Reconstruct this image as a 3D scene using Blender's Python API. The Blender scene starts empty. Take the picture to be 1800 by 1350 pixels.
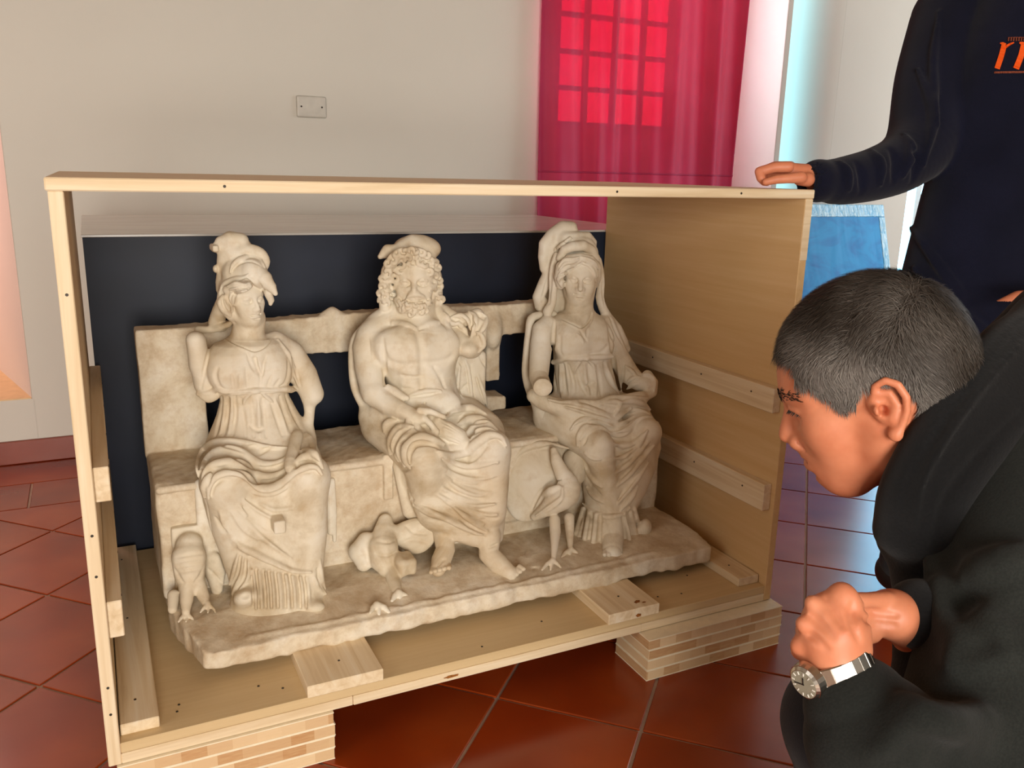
import bpy, bmesh, math, random
import numpy as np
from mathutils import Vector, Matrix

random.seed(7); RNG = np.random.default_rng(7)
S = bpy.context.scene
COL = S.collection

# ------------------------------------------------------------------ camera
FPX = 1491.89                                  # focal length in pixels of the 1800x1350 frame
CAM = np.array([0.0497, -1.3908, 1.0905])
_y, _p, _r = 0.4603, -0.2457, 0.0243
FW = np.array([math.sin(_y)*math.cos(_p), math.cos(_y)*math.cos(_p), math.sin(_p)])
_rt = np.array([math.cos(_y), -math.sin(_y), 0.0]); _up = np.cross(_rt, FW)
RT = _rt*math.cos(_r)+_up*math.sin(_r); UP = _up*math.cos(_r)-_rt*math.sin(_r)
cam = bpy.data.cameras.new('camera'); cam.sensor_width = 36.0; cam.lens = FPX*36/1800; cam.clip_start = .02
camo = bpy.data.objects.new('camera', cam); COL.objects.link(camo)
M4 = Matrix(((RT[0], UP[0], -FW[0], CAM[0]), (RT[1], UP[1], -FW[1], CAM[1]), (RT[2], UP[2], -FW[2], CAM[2]), (0, 0, 0, 1)))
camo.matrix_world = M4
S.camera = camo

# ------------------------------------------------------------------ exposure, world, room lights
S.view_settings.view_transform = 'Standard'
S.view_settings.look = 'None'
S.view_settings.exposure = 0.08
S.view_settings.gamma = 1.0
S.view_settings.use_curve_mapping = False

w = bpy.data.worlds.new('daylight'); S.world = w; w.use_nodes = True
bg = w.node_tree.nodes['Background']; bg.inputs[0].default_value = (.30, .62, .95, 1); bg.inputs[1].default_value = 3.0

def area(name, loc, target, sx, sy, power, col):
    l = bpy.data.lights.new(name, 'AREA'); l.shape = 'RECTANGLE'; l.size = sx; l.size_y = sy
    l.energy = power; l.color = col
    o = bpy.data.objects.new(name, l); COL.objects.link(o); o.location = loc
    d = Vector(target)-Vector(loc); o.rotation_euler = d.to_track_quat('-Z', 'Y').to_euler()
    return o
# daylight of the tall windows in the walls the photograph does not show (behind and left of the camera)
area('window_light_behind', (-.25, -4.0, 1.15), (.6, .3, .62), 1.5, 1.7, 148, (1, .955, .88))
area('window_light_left', (-2.9, -1.2, 1.75), (.2, 1.0, .8), 1.8, 1.8, 26, (1, .96, .92))
# daylight of the windows on the right
area('window_light_right', (5.6, .3, 1.7), (2.6, 1.0, .2), 1.6, 1.8, 55, (.86, .93, 1))

S.cycles.max_bounces = 7; S.cycles.diffuse_bounces = 4; S.cycles.glossy_bounces = 3; S.cycles.transparent_max_bounces = 8
# ------------------------------------------------------------------ helpers
def lin(c):
    return tuple(((v/255)/12.92 if v/255 <= .04045 else ((v/255+.055)/1.055)**2.4) for v in c)

def tag(o, label=None, cat=None, group=None, kind=None):
    if label: o['label'] = label
    if cat: o['category'] = cat
    if group: o['group'] = group
    if kind: o['kind'] = kind
    return o

def empty(name, loc=(0, 0, 0), parent=None):
    o = bpy.data.objects.new(name, None); COL.objects.link(o); o.location = loc; o.empty_display_size = .05
    if parent: o.parent = parent
    return o

def link(name, me, mat=None, parent=None):
    o = bpy.data.objects.new(name, me); COL.objects.link(o)
    if mat and not me.materials: me.materials.append(mat)
    if parent is not None:
        bpy.context.view_layer.update()
        o.parent = parent; o.matrix_parent_inverse = parent_inv(parent)
    return o

def parent_inv(p):
    m = Matrix.Translation(p.location)
    if p.parent: m = Matrix.Identity(4) @ m
    return m.inverted() if p.type == 'EMPTY' else Matrix.Identity(4)

def mesh_py(name, verts, faces, smooth=False):
    me = bpy.data.meshes.new(name); me.from_pydata([tuple(v) for v in verts], [], faces); me.update()
    if smooth: me.polygons.foreach_set('use_smooth', [True]*len(me.polygons))
    return me

def box_mesh(name, lo, hi, bev=0.0015, seg=1):
    bm = bmesh.new()
    bmesh.ops.create_cube(bm, size=1)
    lo = Vector(lo); hi = Vector(hi); c = (lo+hi)/2; d = hi-lo
    for v in bm.verts: v.co = Vector((v.co.x*d.x, v.co.y*d.y, v.co.z*d.z))+c
    if bev: bmesh.ops.bevel(bm, geom=bm.edges[:], offset=bev, segments=seg, affect='EDGES', profile=.5)
    me = bpy.data.meshes.new(name); bm.to_mesh(me); bm.free()
    return me

def box(name, lo, hi, mat, parent=None, bev=.0015, seg=1):
    return link(name, box_mesh(name, lo, hi, bev, seg), mat, parent)

# node material helper ------------------------------------------------
class NM:
    def __init__(s, name, rough=.6, spec=.5):
        s.m = bpy.data.materials.new(name); s.m.use_nodes = True; s.t = s.m.node_tree
        s.b = s.t.nodes['Principled BSDF']; s.b.inputs['Roughness'].default_value = rough
        s.b.inputs['Specular IOR Level'].default_value = spec
        s.tc = None
    def n(s, typ, **kw):
        x = s.t.nodes.new(typ)
        for k, v in kw.items(): setattr(x, k, v)
        return x
    def l(s, a, b): s.t.links.new(a, b)
    def co(s, scale=(1, 1, 1), rot=(0, 0, 0), src='Object'):
        if not s.tc: s.tc = s.n('ShaderNodeTexCoord')
        m = s.n('ShaderNodeMapping'); m.inputs['Scale'].default_value = scale; m.inputs['Rotation'].default_value = rot
        s.l(s.tc.outputs[src], m.inputs[0]); return m.outputs[0]
    def noise(s, scale, detail=4, vec=None, rough=.5, dist=0):
        x = s.n('ShaderNodeTexNoise'); x.inputs['Scale'].default_value = scale; x.inputs['Detail'].default_value = detail
        x.inputs['Roughness'].default_value = rough; x.inputs['Distortion'].default_value = dist
        s.l(vec if vec is not None else s.co(), x.inputs[0]); return x.outputs[0]
    def ramp(s, fac, stops):
        x = s.n('ShaderNodeValToRGB'); e = x.color_ramp.elements
        while len(e) < len(stops): e.new(.5)
        for i, (p, c) in enumerate(stops):
            e[i].position = p; e[i].color = (*c, 1)
        s.l(fac, x.inputs[0]); return x.outputs[0]
    def mix(s, fac, a, b, typ='MIX'):
        x = s.n('ShaderNodeMix', data_type='RGBA', blend_type=typ)
        for i, v in ((0, fac), (6, a), (7, b)):
            if isinstance(v, (int, float)): x.inputs[i].default_value = v
            elif isinstance(v, tuple): x.inputs[i].default_value = (*v, 1)
            else: s.l(v, x.inputs[i])
        return x.outputs[2]
    def col(s, c):
        if isinstance(c, tuple): s.b.inputs['Base Color'].default_value = (*c, 1)
        else: s.l(c, s.b.inputs['Base Color'])
    def bump(s, h, strength=.3, dist=.002):
        x = s.n('ShaderNodeBump'); x.inputs['Strength'].default_value = strength; x.inputs['Distance'].default_value = dist
        s.l(h, x.inputs['Height']); s.l(x.outputs[0], s.b.inputs['Normal']); return x

def plain(name, c, rough=.6, spec=.5, metal=0, var=.06, scale=30, bump=0):
    m = NM(name, rough, spec); a = lin(c)
    f = m.noise(scale, 4)
    m.col(m.ramp(f, [(.3, tuple(max(0, x*(1-var)) for x in a)), (.7, tuple(min(1, x*(1+var)) for x in a))]))
    m.b.inputs['Metallic'].default_value = metal
    if bump: m.bump(m.noise(scale*8, 3), bump, .001)
    return m.m

def wood(name, axis, c1, c2, c3, rough=.62, knots=True):
    m = NM(name, rough, .25)
    sc = [55, 55, 55]; sc[axis] = 2.2
    v = m.co(tuple(sc))
    f = m.noise(1.0, 5, v, .6, .6)
    base = m.ramp(f, [(.28, lin(c1)), (.52, lin(c2)), (.75, lin(c3))])
    sc2 = [9, 9, 9]; sc2[axis] = .9
    g = m.noise(1.0, 3, m.co(tuple(sc2)), .5, .4)
    base = m.mix(m.ramp(g, [(.35, (0, 0, 0)), (.75, (.3,)*3)]), base, lin(c1))
    m.col(base); m.bump(f, .12, .001)
    return m.m
# ================================================================== materials of the room
def wall_mat(name, c):
    m = NM(name, .85, .2)
    f = m.noise(1.2, 5); a = lin(c)
    m.col(m.ramp(f, [(.3, tuple(x*.93 for x in a)), (.7, a)]))
    m.bump(m.noise(60, 5), .12, .002)
    return m.m
M_WALL = wall_mat('white_plaster', (222, 217, 205))
M_REVEAL = wall_mat('window_reveal_plaster', (226, 216, 206))
m = NM('terracotta_tile', .22, .6)
v = m.co(); f = m.noise(3.2, 5, v); g = m.noise(26, 4, v)
oi = m.n('ShaderNodeObjectInfo')
c = m.ramp(f, [(.3, lin((132, 44, 10))), (.5, lin((154, 57, 14))), (.72, lin((174, 76, 26)))])
c = m.mix(m.ramp(g, [(.35, (0, 0, 0)), (.8, (.28,)*3)]), c, lin((120, 44, 18)))
hs = m.n('ShaderNodeHueSaturation'); mr = m.n('ShaderNodeMapRange'); mr.inputs[3].default_value = .76; mr.inputs[4].default_value = 1.0
m.l(oi.outputs['Random'], mr.inputs[0]); m.l(mr.outputs[0], hs.inputs['Value']); m.l(c, hs.inputs['Color']); m.col(hs.outputs[0])
rr = m.n('ShaderNodeMapRange'); rr.inputs[3].default_value = .14; rr.inputs[4].default_value = .30; m.l(f, rr.inputs[0]); m.l(rr.outputs[0], m.b.inputs['Roughness'])
m.bump(m.noise(9, 3, v), .06, .003)
M_TILE = m.m
M_GROUT = plain('grout', (176, 152, 134), .9, .2, var=.12, scale=14)
M_BASE = plain('terracotta_baseboard', (128, 52, 28), .3, .5, var=.1, scale=6)

# ================================================================== floor: diagonal terracotta tiles
fl = box('floor', (-3.2, -4.2, -.06), (6.2, 3.0, -.004), M_GROUT, bev=0); tag(fl, kind='structure')
WALLY = 2.07
BORDER = 1.585
pitch = .4375/math.sqrt(2)
tile_me = box_mesh('tile', (-pitch/2+.0035, -pitch/2+.0035, -.012), (pitch/2-.0035, pitch/2-.0035, 0), .0012)
tile_me.materials.append(M_TILE)
def put_tile(me, x, y, rz):
    o = bpy.data.objects.new('tile', me); COL.objects.link(o); o.parent = fl; o.location = (x, y, 0); o.rotation_euler = (0, 0, rz); return o
# grid in diagonal coordinates a=(x+y), b=(y-x): lines a = .787+.44 i, b = -.70+.4375 j
def clip_poly(poly, ymax):
    out = []
    for i in range(len(poly)):
        p, q = poly[i], poly[(i+1) % len(poly)]
        if p[1] <= ymax: out.append(p)
        if (p[1] <= ymax) != (q[1] <= ymax):
            t = (ymax-p[1])/(q[1]-p[1]); out.append((p[0]+t*(q[0]-p[0]), ymax))
    return out
far = bmesh.new()
cands = []
for i in range(-16, 20):
    for j in range(-22, 18):
        a = .787+.4375*(i+.5); b = -.70+.4375*(j+.5)
        x = (a-b)/2; y = (a+b)/2
        if -1.6 < x < 4.6 and -1.9 < y < BORDER+.22: cands.append((math.hypot(x-1.2, y-.6), x, y))
cands.sort()
for k, (dd, x, y) in enumerate(cands):
    r = pitch/math.sqrt(2)
    if y+r <= BORDER:
        if k < 285: put_tile(tile_me, x, y, math.pi/4)
        else:
            q = pitch/2-.0035
            vs = [far.verts.new((x+(sx*q-sy*q)*.7071, y+(sx*q+sy*q)*.7071, 0)) for sx, sy in ((-1, -1), (1, -1), (1, 1), (-1, 1))]
            far.faces.new(vs)
    else:
        h = r-.005
        poly = clip_poly([(x, y-h), (x+h, y), (x, y+h), (x-h, y)], BORDER-.004)
        if len(poly) >= 3:
            n = len(poly)
            me = mesh_py('tile_cut', [(px-x, py-y, 0) for px, py in poly]+[(px-x, py-y, -.012) for px, py in poly],
                         [tuple(range(n))]+[(i, n+i, n+(i+1) % n, (i+1) % n) for i in range(n)])
            me.materials.append(M_TILE); put_tile(me, x, y, 0)
me = bpy.data.meshes.new('tile_field'); far.to_mesh(me); far.free()
o = link('tile_field', me, M_TILE); o.parent = fl; tag(o, kind='stuff')
# straight border row along the wall
bt = box_mesh('tile', (-.2165, -.119, -.012), (.2165, .119, 0), .0012); bt.materials.append(M_TILE)
for r in range(2):
    for i in range(-3, 11):
        put_tile(bt, -.207+.4405*(i+.5)+(.22 if r else 0), BORDER+.121+.2425*r, 0)

# ================================================================== walls
NX0, NX1 = 1.93, 3.235        # window niche behind the red curtain
NDEP = .42
LXE = -.195                   # right edge of the left window niche
SILL = .24
def wallbox(name, lo, hi, mat=M_WALL, bev=.004):
    o = box(name, lo, hi, mat, bev=bev, seg=2); tag(o, kind='structure'); return o
TH = 3.0
wallbox('wall_back', (LXE, WALLY, 0), (NX0, WALLY+.5, TH))
wallbox('wall_back_pillar', (NX1, WALLY, 0), (NX1+.035, WALLY+.56, TH))
wallbox('wall_back_right', (3.62, WALLY, 0), (4.25, WALLY+.5, TH), bev=.002)
arc = [(3.62-.352*math.sin(a), WALLY+.48-.48*math.cos(a)) for a in [math.pi/2*i/24 for i in range(25)]]  # rounded splay, shaped so the added cyan lamp fades across it
sp = mesh_py('wall_splay', [(x, y, z) for z in (0, TH) for x, y in arc], [(i+1, i, 25+i, 26+i) for i in range(24)], True)
tag(link('wall_splay', sp, M_WALL), kind='structure')
area('added_cyan_light', (NX1+.047, WALLY+.06, 1.35), (3.6, WALLY+.12, 1.35), .05, 2.2, 3.0, (.30, .78, 1))  # unseen lamp added behind the pillar to wash the splay with cyan
wallbox('wall_back_under_window', (NX0-.05, WALLY+.02, 0), (NX1+.05, WALLY+.5, .9))
wallbox('wall_back_over_window', (NX0-.05, WALLY+.02, 2.55), (NX1+.05, WALLY+.5, TH))
wallbox('wall_niche_back_left', (NX0-.05, WALLY+NDEP, .88), (2.02, WALLY+.52, 2.57))
wallbox('wall_niche_back_right', (2.86, WALLY+NDEP, .88), (NX1+.05, WALLY+.52, 2.57))
wallbox('wall_niche_back_low', (2.0, WALLY+NDEP, .88), (2.9, WALLY+.52, 1.30))
wallbox('wall_back_far_right', (5.0, WALLY, 0), (6.2, WALLY+.5, TH))
wallbox('wall_back_right_low', (4.3, WALLY+.02, 0), (5.05, WALLY+.5, .12))
# left niche: wall under the sill and the splayed reveal
wallbox('wall_back_left_low', (-3.1, WALLY, 0), (LXE+.01, WALLY+.6, SILL), bev=.002)
d = .9
rv = mesh_py('wall_left_reveal', [(LXE, WALLY, SILL), (LXE-.264*d, WALLY+d, SILL), (LXE-.264*d+.3, WALLY+d, SILL), (LXE+.02, WALLY+.05, SILL),
     (LXE, WALLY, TH), (LXE-.264*d, WALLY+d, TH), (LXE-.264*d+.3, WALLY+d, TH), (LXE+.02, WALLY+.05, TH)],
     [(0, 1, 5, 4), (1, 2, 6, 5), (2, 3, 7, 6), (3, 0, 4, 7)])
tag(link('wall_left_reveal', rv, M_REVEAL), kind='structure')
M_SILL = plain('ochre_sill', (226, 196, 150), .6, .3)
tag(box('trim_1', (-2.0, WALLY+.004, SILL-.01), (LXE-.002, WALLY+.95, SILL+.004), M_SILL, bev=.001), kind='structure')
wallbox('wall_niche_left_back', (-3.1, WALLY+.9, 0), (0.1, WALLY+1.0, TH))
wallbox('wall_back_left', (-3.2, WALLY, SILL), (-1.5, WALLY+.6, TH))
# unseen sides of the room
wallbox('wall_left', (-3.2, -4.2, 0), (-3.1, 3.1, TH))
wallbox('wall_right', (6.1, -4.2, 0), (6.2, 3.1, TH))
wallbox('wall_front', (-3.2, -4.3, 0), (6.2, -4.2, TH))
M_CEIL = plain('brown_ceiling', (150, 118, 88), .8)  # unseen ceiling, brown chosen to cut bounced light from above
tag(box('ceiling', (-3.2, -4.3, TH), (6.2, 3.2, TH+.1), M_CEIL, bev=0), kind='structure')
# baseboard: single terracotta pieces
for nm, x0, x1 in (('baseboard_back', -2.6, NX0), ('baseboard_back_right', 3.64, 4.2)):
    e = empty(nm, (x0, WALLY, 0)); tag(e, kind='structure')
    x = x0
    while x < x1-.01:
        q = min(x+.44, x1); box('skirting_tile', (x+.001, WALLY-.014, .001), (q-.001, WALLY+.002, .088), M_BASE, e, .003, 2); x = q

# pale daylight glass of the windows
def emis(name, c, s):
    m = NM(name, 1, 0); e = m.n('ShaderNodeEmission'); e.inputs[0].default_value = (*lin(c), 1); e.inputs[1].default_value = s
    m.l(e.outputs[0], m.t.nodes['Material Output'].inputs[0]); return m.m
M_GLOW = emis('bright_daylight_pane', (235, 240, 255), 17)
M_CYAN = emis('cyan_daylight_pane', (140, 216, 255), 9)
M_BARS = plain('iron_bars', (40, 30, 30), .6)
M_WFRAME = plain('window_frame_paint', (205, 200, 196), .5)

wn = empty('window_1', (2.44, WALLY+.42, 1.3)); tag(wn, kind='structure')
x0, x1, z0, z1, yb = 2.02, 2.86, 1.30, 2.5, WALLY+.46
box('window_frame', (x0, yb-.02, z0), (x1, yb+.02, z0+.03), M_WFRAME, wn)
nx, nz = 5, 7
for i in range(nx):
    for k in range(nz):
        a = x0+(x1-x0)*i/nx; b = x0+(x1-x0)*(i+1)/nx; cc = z0+.03+(z1-z0)*k/nz; dd = z0+.03+(z1-z0)*(k+1)/nz
        box('pane', (a+.012, yb, cc+.012), (b-.012, yb+.006, dd-.012), M_GLOW, wn, 0)
for i in range(nx+1):
    a = x0+(x1-x0)*i/nx; box('bar', (a-.012, yb-.03, z0), (a+.012, yb+.01, z1+.03), M_BARS, wn, .003)
for k in range(nz+1):
    cc = z0+.03+(z1-z0)*k/nz; box('bar', (x0, yb-.024, cc-.011), (x1, yb+.008, cc+.011), M_BARS, wn, .003)

w2 = empty('window_2', (4.68, WALLY+.3, .12)); tag(w2, kind='structure')
box('pane', (4.24, WALLY+.3, .12), (5.02, WALLY+.306, 2.6), M_CYAN, w2, 0)
box('window_frame', (4.655, WALLY+.27, .12), (4.70, WALLY+.33, 2.6), M_WFRAME, w2)
wallbox('wall_over_window_right', (4.3, WALLY+.02, 2.55), (5.05, WALLY+.5, TH))
# glow in the left niche: daylight through its own red curtain (out of frame)
area('left_niche_light', (-.95, WALLY+.5, 1.3), (-.3, WALLY+.35, .8), .6, 1.3, 9, (1, .55, .5))

# blank electrical plate
pl = empty('wall_plate', (.864, WALLY, 1.314)); tag(pl, 'small blank white cover plate screwed to the white wall', 'wall plate')
box('cover', (.806, WALLY-.009, 1.274), (.922, WALLY+.0005, 1.354), plain('plate_plastic', (205, 200, 188), .4), pl, .007, 3)
M_SCREW = plain('dark_screw', (52, 44, 36), .5, .4, .3)
for sx in (-1, 1):
    bm = bmesh.new(); bmesh.ops.create_cone(bm, cap_ends=True, segments=10, radius1=.0035, radius2=.0035, depth=.002, matrix=Matrix.Translation((.864+sx*.04, WALLY-.0095, 1.314)) @ Matrix.Rotation(math.pi/2, 4, 'X'))
    me = bpy.data.meshes.new('screw'); bm.to_mesh(me); bm.free(); link('screw', me, M_SCREW, pl)

# ================================================================== red curtain
HEMZ = 1.093
m = NM('red_curtain', .55, .25)
v = m.co((260, 260, 22)); wv = m.noise(1, 3, v)
rc = m.ramp(m.noise(2.5, 3), [(.3, lin((182, 48, 88))), (.7, lin((200, 68, 112)))])
m.col(rc); m.b.inputs['Sheen Weight'].default_value = .6; m.b.inputs['Sheen Tint'].default_value = (1, .6, .7, 1); m.b.inputs['Sheen Roughness'].default_value = .4
m.bump(wv, .2, .001)
tr = m.n('ShaderNodeBsdfTransparent'); tr.inputs[0].default_value = (1, .035, .15, 1)
tl = m.n('ShaderNodeBsdfTranslucent'); tl.inputs[0].default_value = (*lin((225, 20, 70)), 1)
s1 = m.n('ShaderNodeMixShader'); s1.inputs[0].default_value = .13; m.l(m.b.outputs[0], s1.inputs[1]); m.l(tl.outputs[0], s1.inputs[2])
s2 = m.n('ShaderNodeMixShader'); s2.inputs[0].default_value = .16; m.l(s1.outputs[0], s2.inputs[1]); m.l(tr.outputs[0], s2.inputs[2])
m.l(s2.outputs[0], m.t.nodes['Material Output'].inputs[0])
M_CURT = m.m
cu = empty('red_curtain', (2.38, WALLY-.05, .72)); tag(cu, 'long red curtain hanging over the barred window niche', 'curtain')
def curtain(name, xl, xr, z0, z1, y, off, ny=60, thick=.0015):
    vs = []; fs = []; nxx = 170
    for k in range(ny+1):
        z = z0+(z1-z0)*k/ny; t = (z-.6)/2.3
        for i in range(nxx+1):
            s = i/nxx; x = xl+(xr-xl)*s + (.018*(1-t))*math.sin(s*9)
            ph = s*30+1.6*math.sin(s*6)+1.1*math.sin(t*2.6+s*5)
            yy = y + off + (.012+.012*t)*math.sin(ph)+.006*math.sin(s*63+t*5) + .03*math.sin(s*5.1+.6)*t
            vs.append((x, yy, z))
    for k in range(ny):
        for i in range(nxx):
            a = k*(nxx+1)+i; fs.append((a, a+1, a+nxx+2, a+nxx+1))
    me = mesh_py(name, vs, fs, True); o = link(name, me, M_CURT, cu)
    md = o.modifiers.new('thick', 'SOLIDIFY'); md.thickness = thick
    return o
curtain('drape', 1.84, 2.90, .62, 2.9, WALLY-.075, 0, 80)
curtain('hem_seam', 1.84, 2.90, HEMZ-.004, HEMZ+.004, WALLY-.075, -.0025, 2)

# blue wrapped picture leaning on the wall
m = NM('blue_plastic', .5, .3)
f = m.noise(5, 4, m.co((1, 1, 1.6)), .6, 1.2)
m.col(m.ramp(f, [(.3, lin((0, 116, 190))), (.6, lin((0, 152, 218)))])); m.bump(m.noise(3.5, 2, m.co((2.4, 1, .7)), .4, .8), .35, .02); M_BLUE = m.m
m = NM('bubble_wrap_tape', .15, .6)
f = m.noise(60, 4, m.co((1, 1, .3)), .7, 1)
m.col(m.ramp(f, [(.38, lin((70, 170, 215))), (.62, lin((190, 228, 240)))])); m.bump(f, .6, .006); M_TAPE = m.m
bp = empty('wrapped_panel', (3.5, 1.62, 0)); tag(bp, 'large flat panel wrapped in bright blue plastic, leaning on the wall behind the crate', 'panel')
def lean(name, xa, xb, za, zb, t0, t1, mat):
    me = box_mesh(name, (xa, -t1, za), (xb, -t0, zb), .004, 2)
    o = link(name, me, mat); o.parent = bp; o.location = (-3.5+3.5-3.5, 0, 0); o.rotation_euler = (-math.radians(16.5), 0, 0); return o
PT = 1.0
lean('board', 2.85, 3.87, 0, PT, -.025, 0, M_BLUE)
lean('tape_border', 2.85, 3.875, PT-.062, PT+.004, -.027, .003, M_TAPE)
lean('tape_border', 3.83, 3.876, .02, PT-.062, -.027, .0028, M_TAPE)
# ================================================================== open wooden crate
PINE = ((214, 187, 146), (234, 213, 178), (245, 232, 207))
W_X = wood('pine_along_x', 0, *PINE); W_Y = wood('pine_along_y', 1, *PINE); W_Z = wood('pine_along_z', 2, *PINE)
PLY = ((208, 180, 134), (214, 187, 142), (220, 195, 150))
P_Y = wood('plywood_side', 1, (214, 177, 124), (220, 185, 134), (226, 193, 144), rough=.42)  # right panel: warm bounced light is put into this tone
P_X = wood('plywood_base', 0, *PLY, rough=.5)
# blockboard end grain: strips of different tone
m = NM('blockboard_end', .7, .2)
br = m.n('ShaderNodeTexBrick'); br.offset = .37; br.squash = 1
br.inputs['Scale'].default_value = 1; br.inputs['Mortar Size'].default_value = 0; br.inputs['Brick Width'].default_value = .043; br.inputs['Row Height'].default_value = .0245
br.inputs['Color1'].default_value = (*lin((190, 140, 92)), 1); br.inputs['Color2'].default_value = (*lin((234, 206, 164)), 1)
m.l(m.co((1, 1, 1), (math.pi/2, 0, 0)), br.inputs[0])
m.col(m.mix(m.ramp(m.noise(40, 3, m.co((1, 1, 6))), [(.3, (0, 0, 0)), (.7, (.4,)*3)]), br.outputs[0], lin((222, 190, 142)))); M_BLOCK = m.m
M_VEN = plain('veneer_edge', (240, 226, 196), .6, .2, var=.05, scale=60)

CW, CD, CT = 1.45, .789, .0205
cr = empty('wooden_crate', (CW/2, CD/2, 0)); tag(cr, 'open-fronted pale pine shipping crate holding the marble statue group', 'crate')
HB, Z0, Z1 = 1.067, .1014, .1403
lp = box('side_panel', (0, 0, Z0), (CT, CD, HB-.019), W_Z, cr)
rp = box('side_panel', (CW-CT, 0, Z0), (CW, CD, HB-.019), P_Y, cr)
box('edge_strip', (CW-CT+.0006, -.0012, HB-.15), (CW-.0006, .004, HB-.020), W_X, cr, .0006)
tp = box('top_panel', (-.003, -.002, HB-.019), (CW+.002, CD, HB), W_X, cr, .002)
bp_ = box('base_panel', (CT, .001, Z0+.0195), (CW-CT, CD, Z1), P_X, cr)
box('base_board', (CT, 0, Z0), (.42, CD, Z0+.0193), W_X, cr)
box('base_board', (.4205, -.0008, Z0), (1.075, CD, Z0+.0194), W_X, cr)
box('base_board', (1.0755, 0, Z0), (CW-CT, CD, Z0+.0193), W_X, cr)
# skids of stacked blockboard
def skid(x0, x1, y0, y1, nlay=4):
    s = empty('skid', ((x0+x1)/2, (y0+y1)/2, 0)); s.parent = cr; s.matrix_parent_inverse = Matrix.Translation(cr.location).inverted()
    h = (Z0-.001)/nlay
    for k in range(nlay):
        dx = .0012*((k*37) % 3-1)
        for nm, za, zb, e, mt in (('core_board', k*h+.0022, (k+1)*h-.0022, 0, M_BLOCK), ('veneer', (k+1)*h-.0022, (k+1)*h, .0008, M_VEN), ('veneer', k*h, k*h+.0022, .0008, M_VEN)):
            me = box_mesh(nm, (x0+dx-e, y0-e, za), (x1+dx+e, y1+e, zb), .0004)
            o = bpy.data.objects.new(nm, me); me.materials.append(mt); COL.objects.link(o); o.parent = s
            o.matrix_parent_inverse = Matrix.Translation((-(x0+x1)/2, -(y0+y1)/2, 0))
skid(CT*.7, .382, -.004, .10); skid(1.073, CW+.006, -.036, .09)
skid(CT*.7, .382, CD-.11, CD); skid(1.073, CW, CD-.11, CD)
# battens
def screw(p, nrm, parent, r=.0027):
    bm = bmesh.new(); q = Vector(nrm).to_track_quat('Z', 'Y').to_matrix().to_4x4()
    bmesh.ops.create_cone(bm, cap_ends=True, segments=9, radius1=r, radius2=r*.8, depth=.0016, matrix=Matrix.Translation(p) @ q)
    me = bpy.data.meshes.new('screw'); bm.to_mesh(me); bm.free(); link('screw', me, M_SCREW, parent)
BT = .0231
for za, zb in ((.5696, .627), (.3315, .3966)):
    for side in (0, 1):
        xa, xb = (CT, CT+BT) if side == 0 else (CW-CT-BT, CW-CT)
        b = box('batten', (xa, .012, za), (xb, CD-.02, zb), W_Y, cr, .0015)
        xs = xb if side == 0 else xa
        for y in (.085, .27, .48, .68): screw((xs, y, (za+zb)/2+.006), (1 if side == 0 else -1, 0, 0), cr)
for side in (0, 1):
    xa, xb = (CT+.002, CT+.064) if side == 0 else (CW-CT-.064, CW-CT-.002)
    box('floor_batten', (xa, .022, Z1), (xb, CD-.01, Z1+.021), W_Y, cr, .0015)
    for y in (.09, .4, .7): screw(((xa+xb)/2-.004, y, Z1+.021), (0, 0, 1), cr)
# two planks carrying the statue
BK = []
def plank(x0, x1, y0, y1, z0, z1, mat): return box('bearer_plank', (x0, y0, z0), (x1, y1, z1), mat, cr, .0015)
plank(.335, .480, -.002, CD-.03, Z1, Z1+.0245, W_Y)
plank(.985, 1.118, -.004, CD-.03, Z1, Z1+.0245, W_Y)
for p in ((.30, .05), (.26, .075), (.12, .075), (.115, .055), (.86, .07), (1.22, .05), (1.29, .12), (1.16, .06), (.70, .03)): screw((p[0], p[1], Z1), (0, 0, 1), cr)
for p in ((.41, .06), (1.05, .06)): screw((p[0], p[1], Z1+.0245), (0, 0, 1), cr)
for x in (.24, .95, 1.25): screw((x, -.002, HB-.0095), (0, -1, 0), cr)
for z in (.9, .52, .45, .25, .2): screw((.011, 0, z), (0, -1, 0), cr)

M_KNOT = plain('brown_knot', (150, 92, 40), .6, .2, var=.3, scale=160)
def knot(p, nrm, rx, ry, rot=0):
    bm = bmesh.new(); bmesh.ops.create_circle(bm, cap_ends=True, segments=14, radius=1)
    q = Vector(nrm).to_track_quat('Z', 'Y').to_matrix().to_4x4()
    for i, v in enumerate(bm.verts): v.co *= 1+.18*math.sin(i*2.3)
    bmesh.ops.transform(bm, matrix=Matrix.Translation(p) @ q @ Matrix.Rotation(rot, 4, 'Z') @ Matrix.Diagonal((rx, ry, 1, 1)), verts=bm.verts)
    me = bpy.data.meshes.new('knot'); bm.to_mesh(me); bm.free(); link('knot', me, M_KNOT, cr)
knot((1.075, .022, Z1+.0249), (0, 0, 1), .009, .005, .4); knot((1.088, .014, Z1+.0249), (0, 0, 1), .005, .003); knot((1.062, -.0049, Z1+.008), (0, -1, 0), .007, .004); knot((.62, -.0014, Z0+.010), (0, -1, 0), .016, .003)

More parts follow.
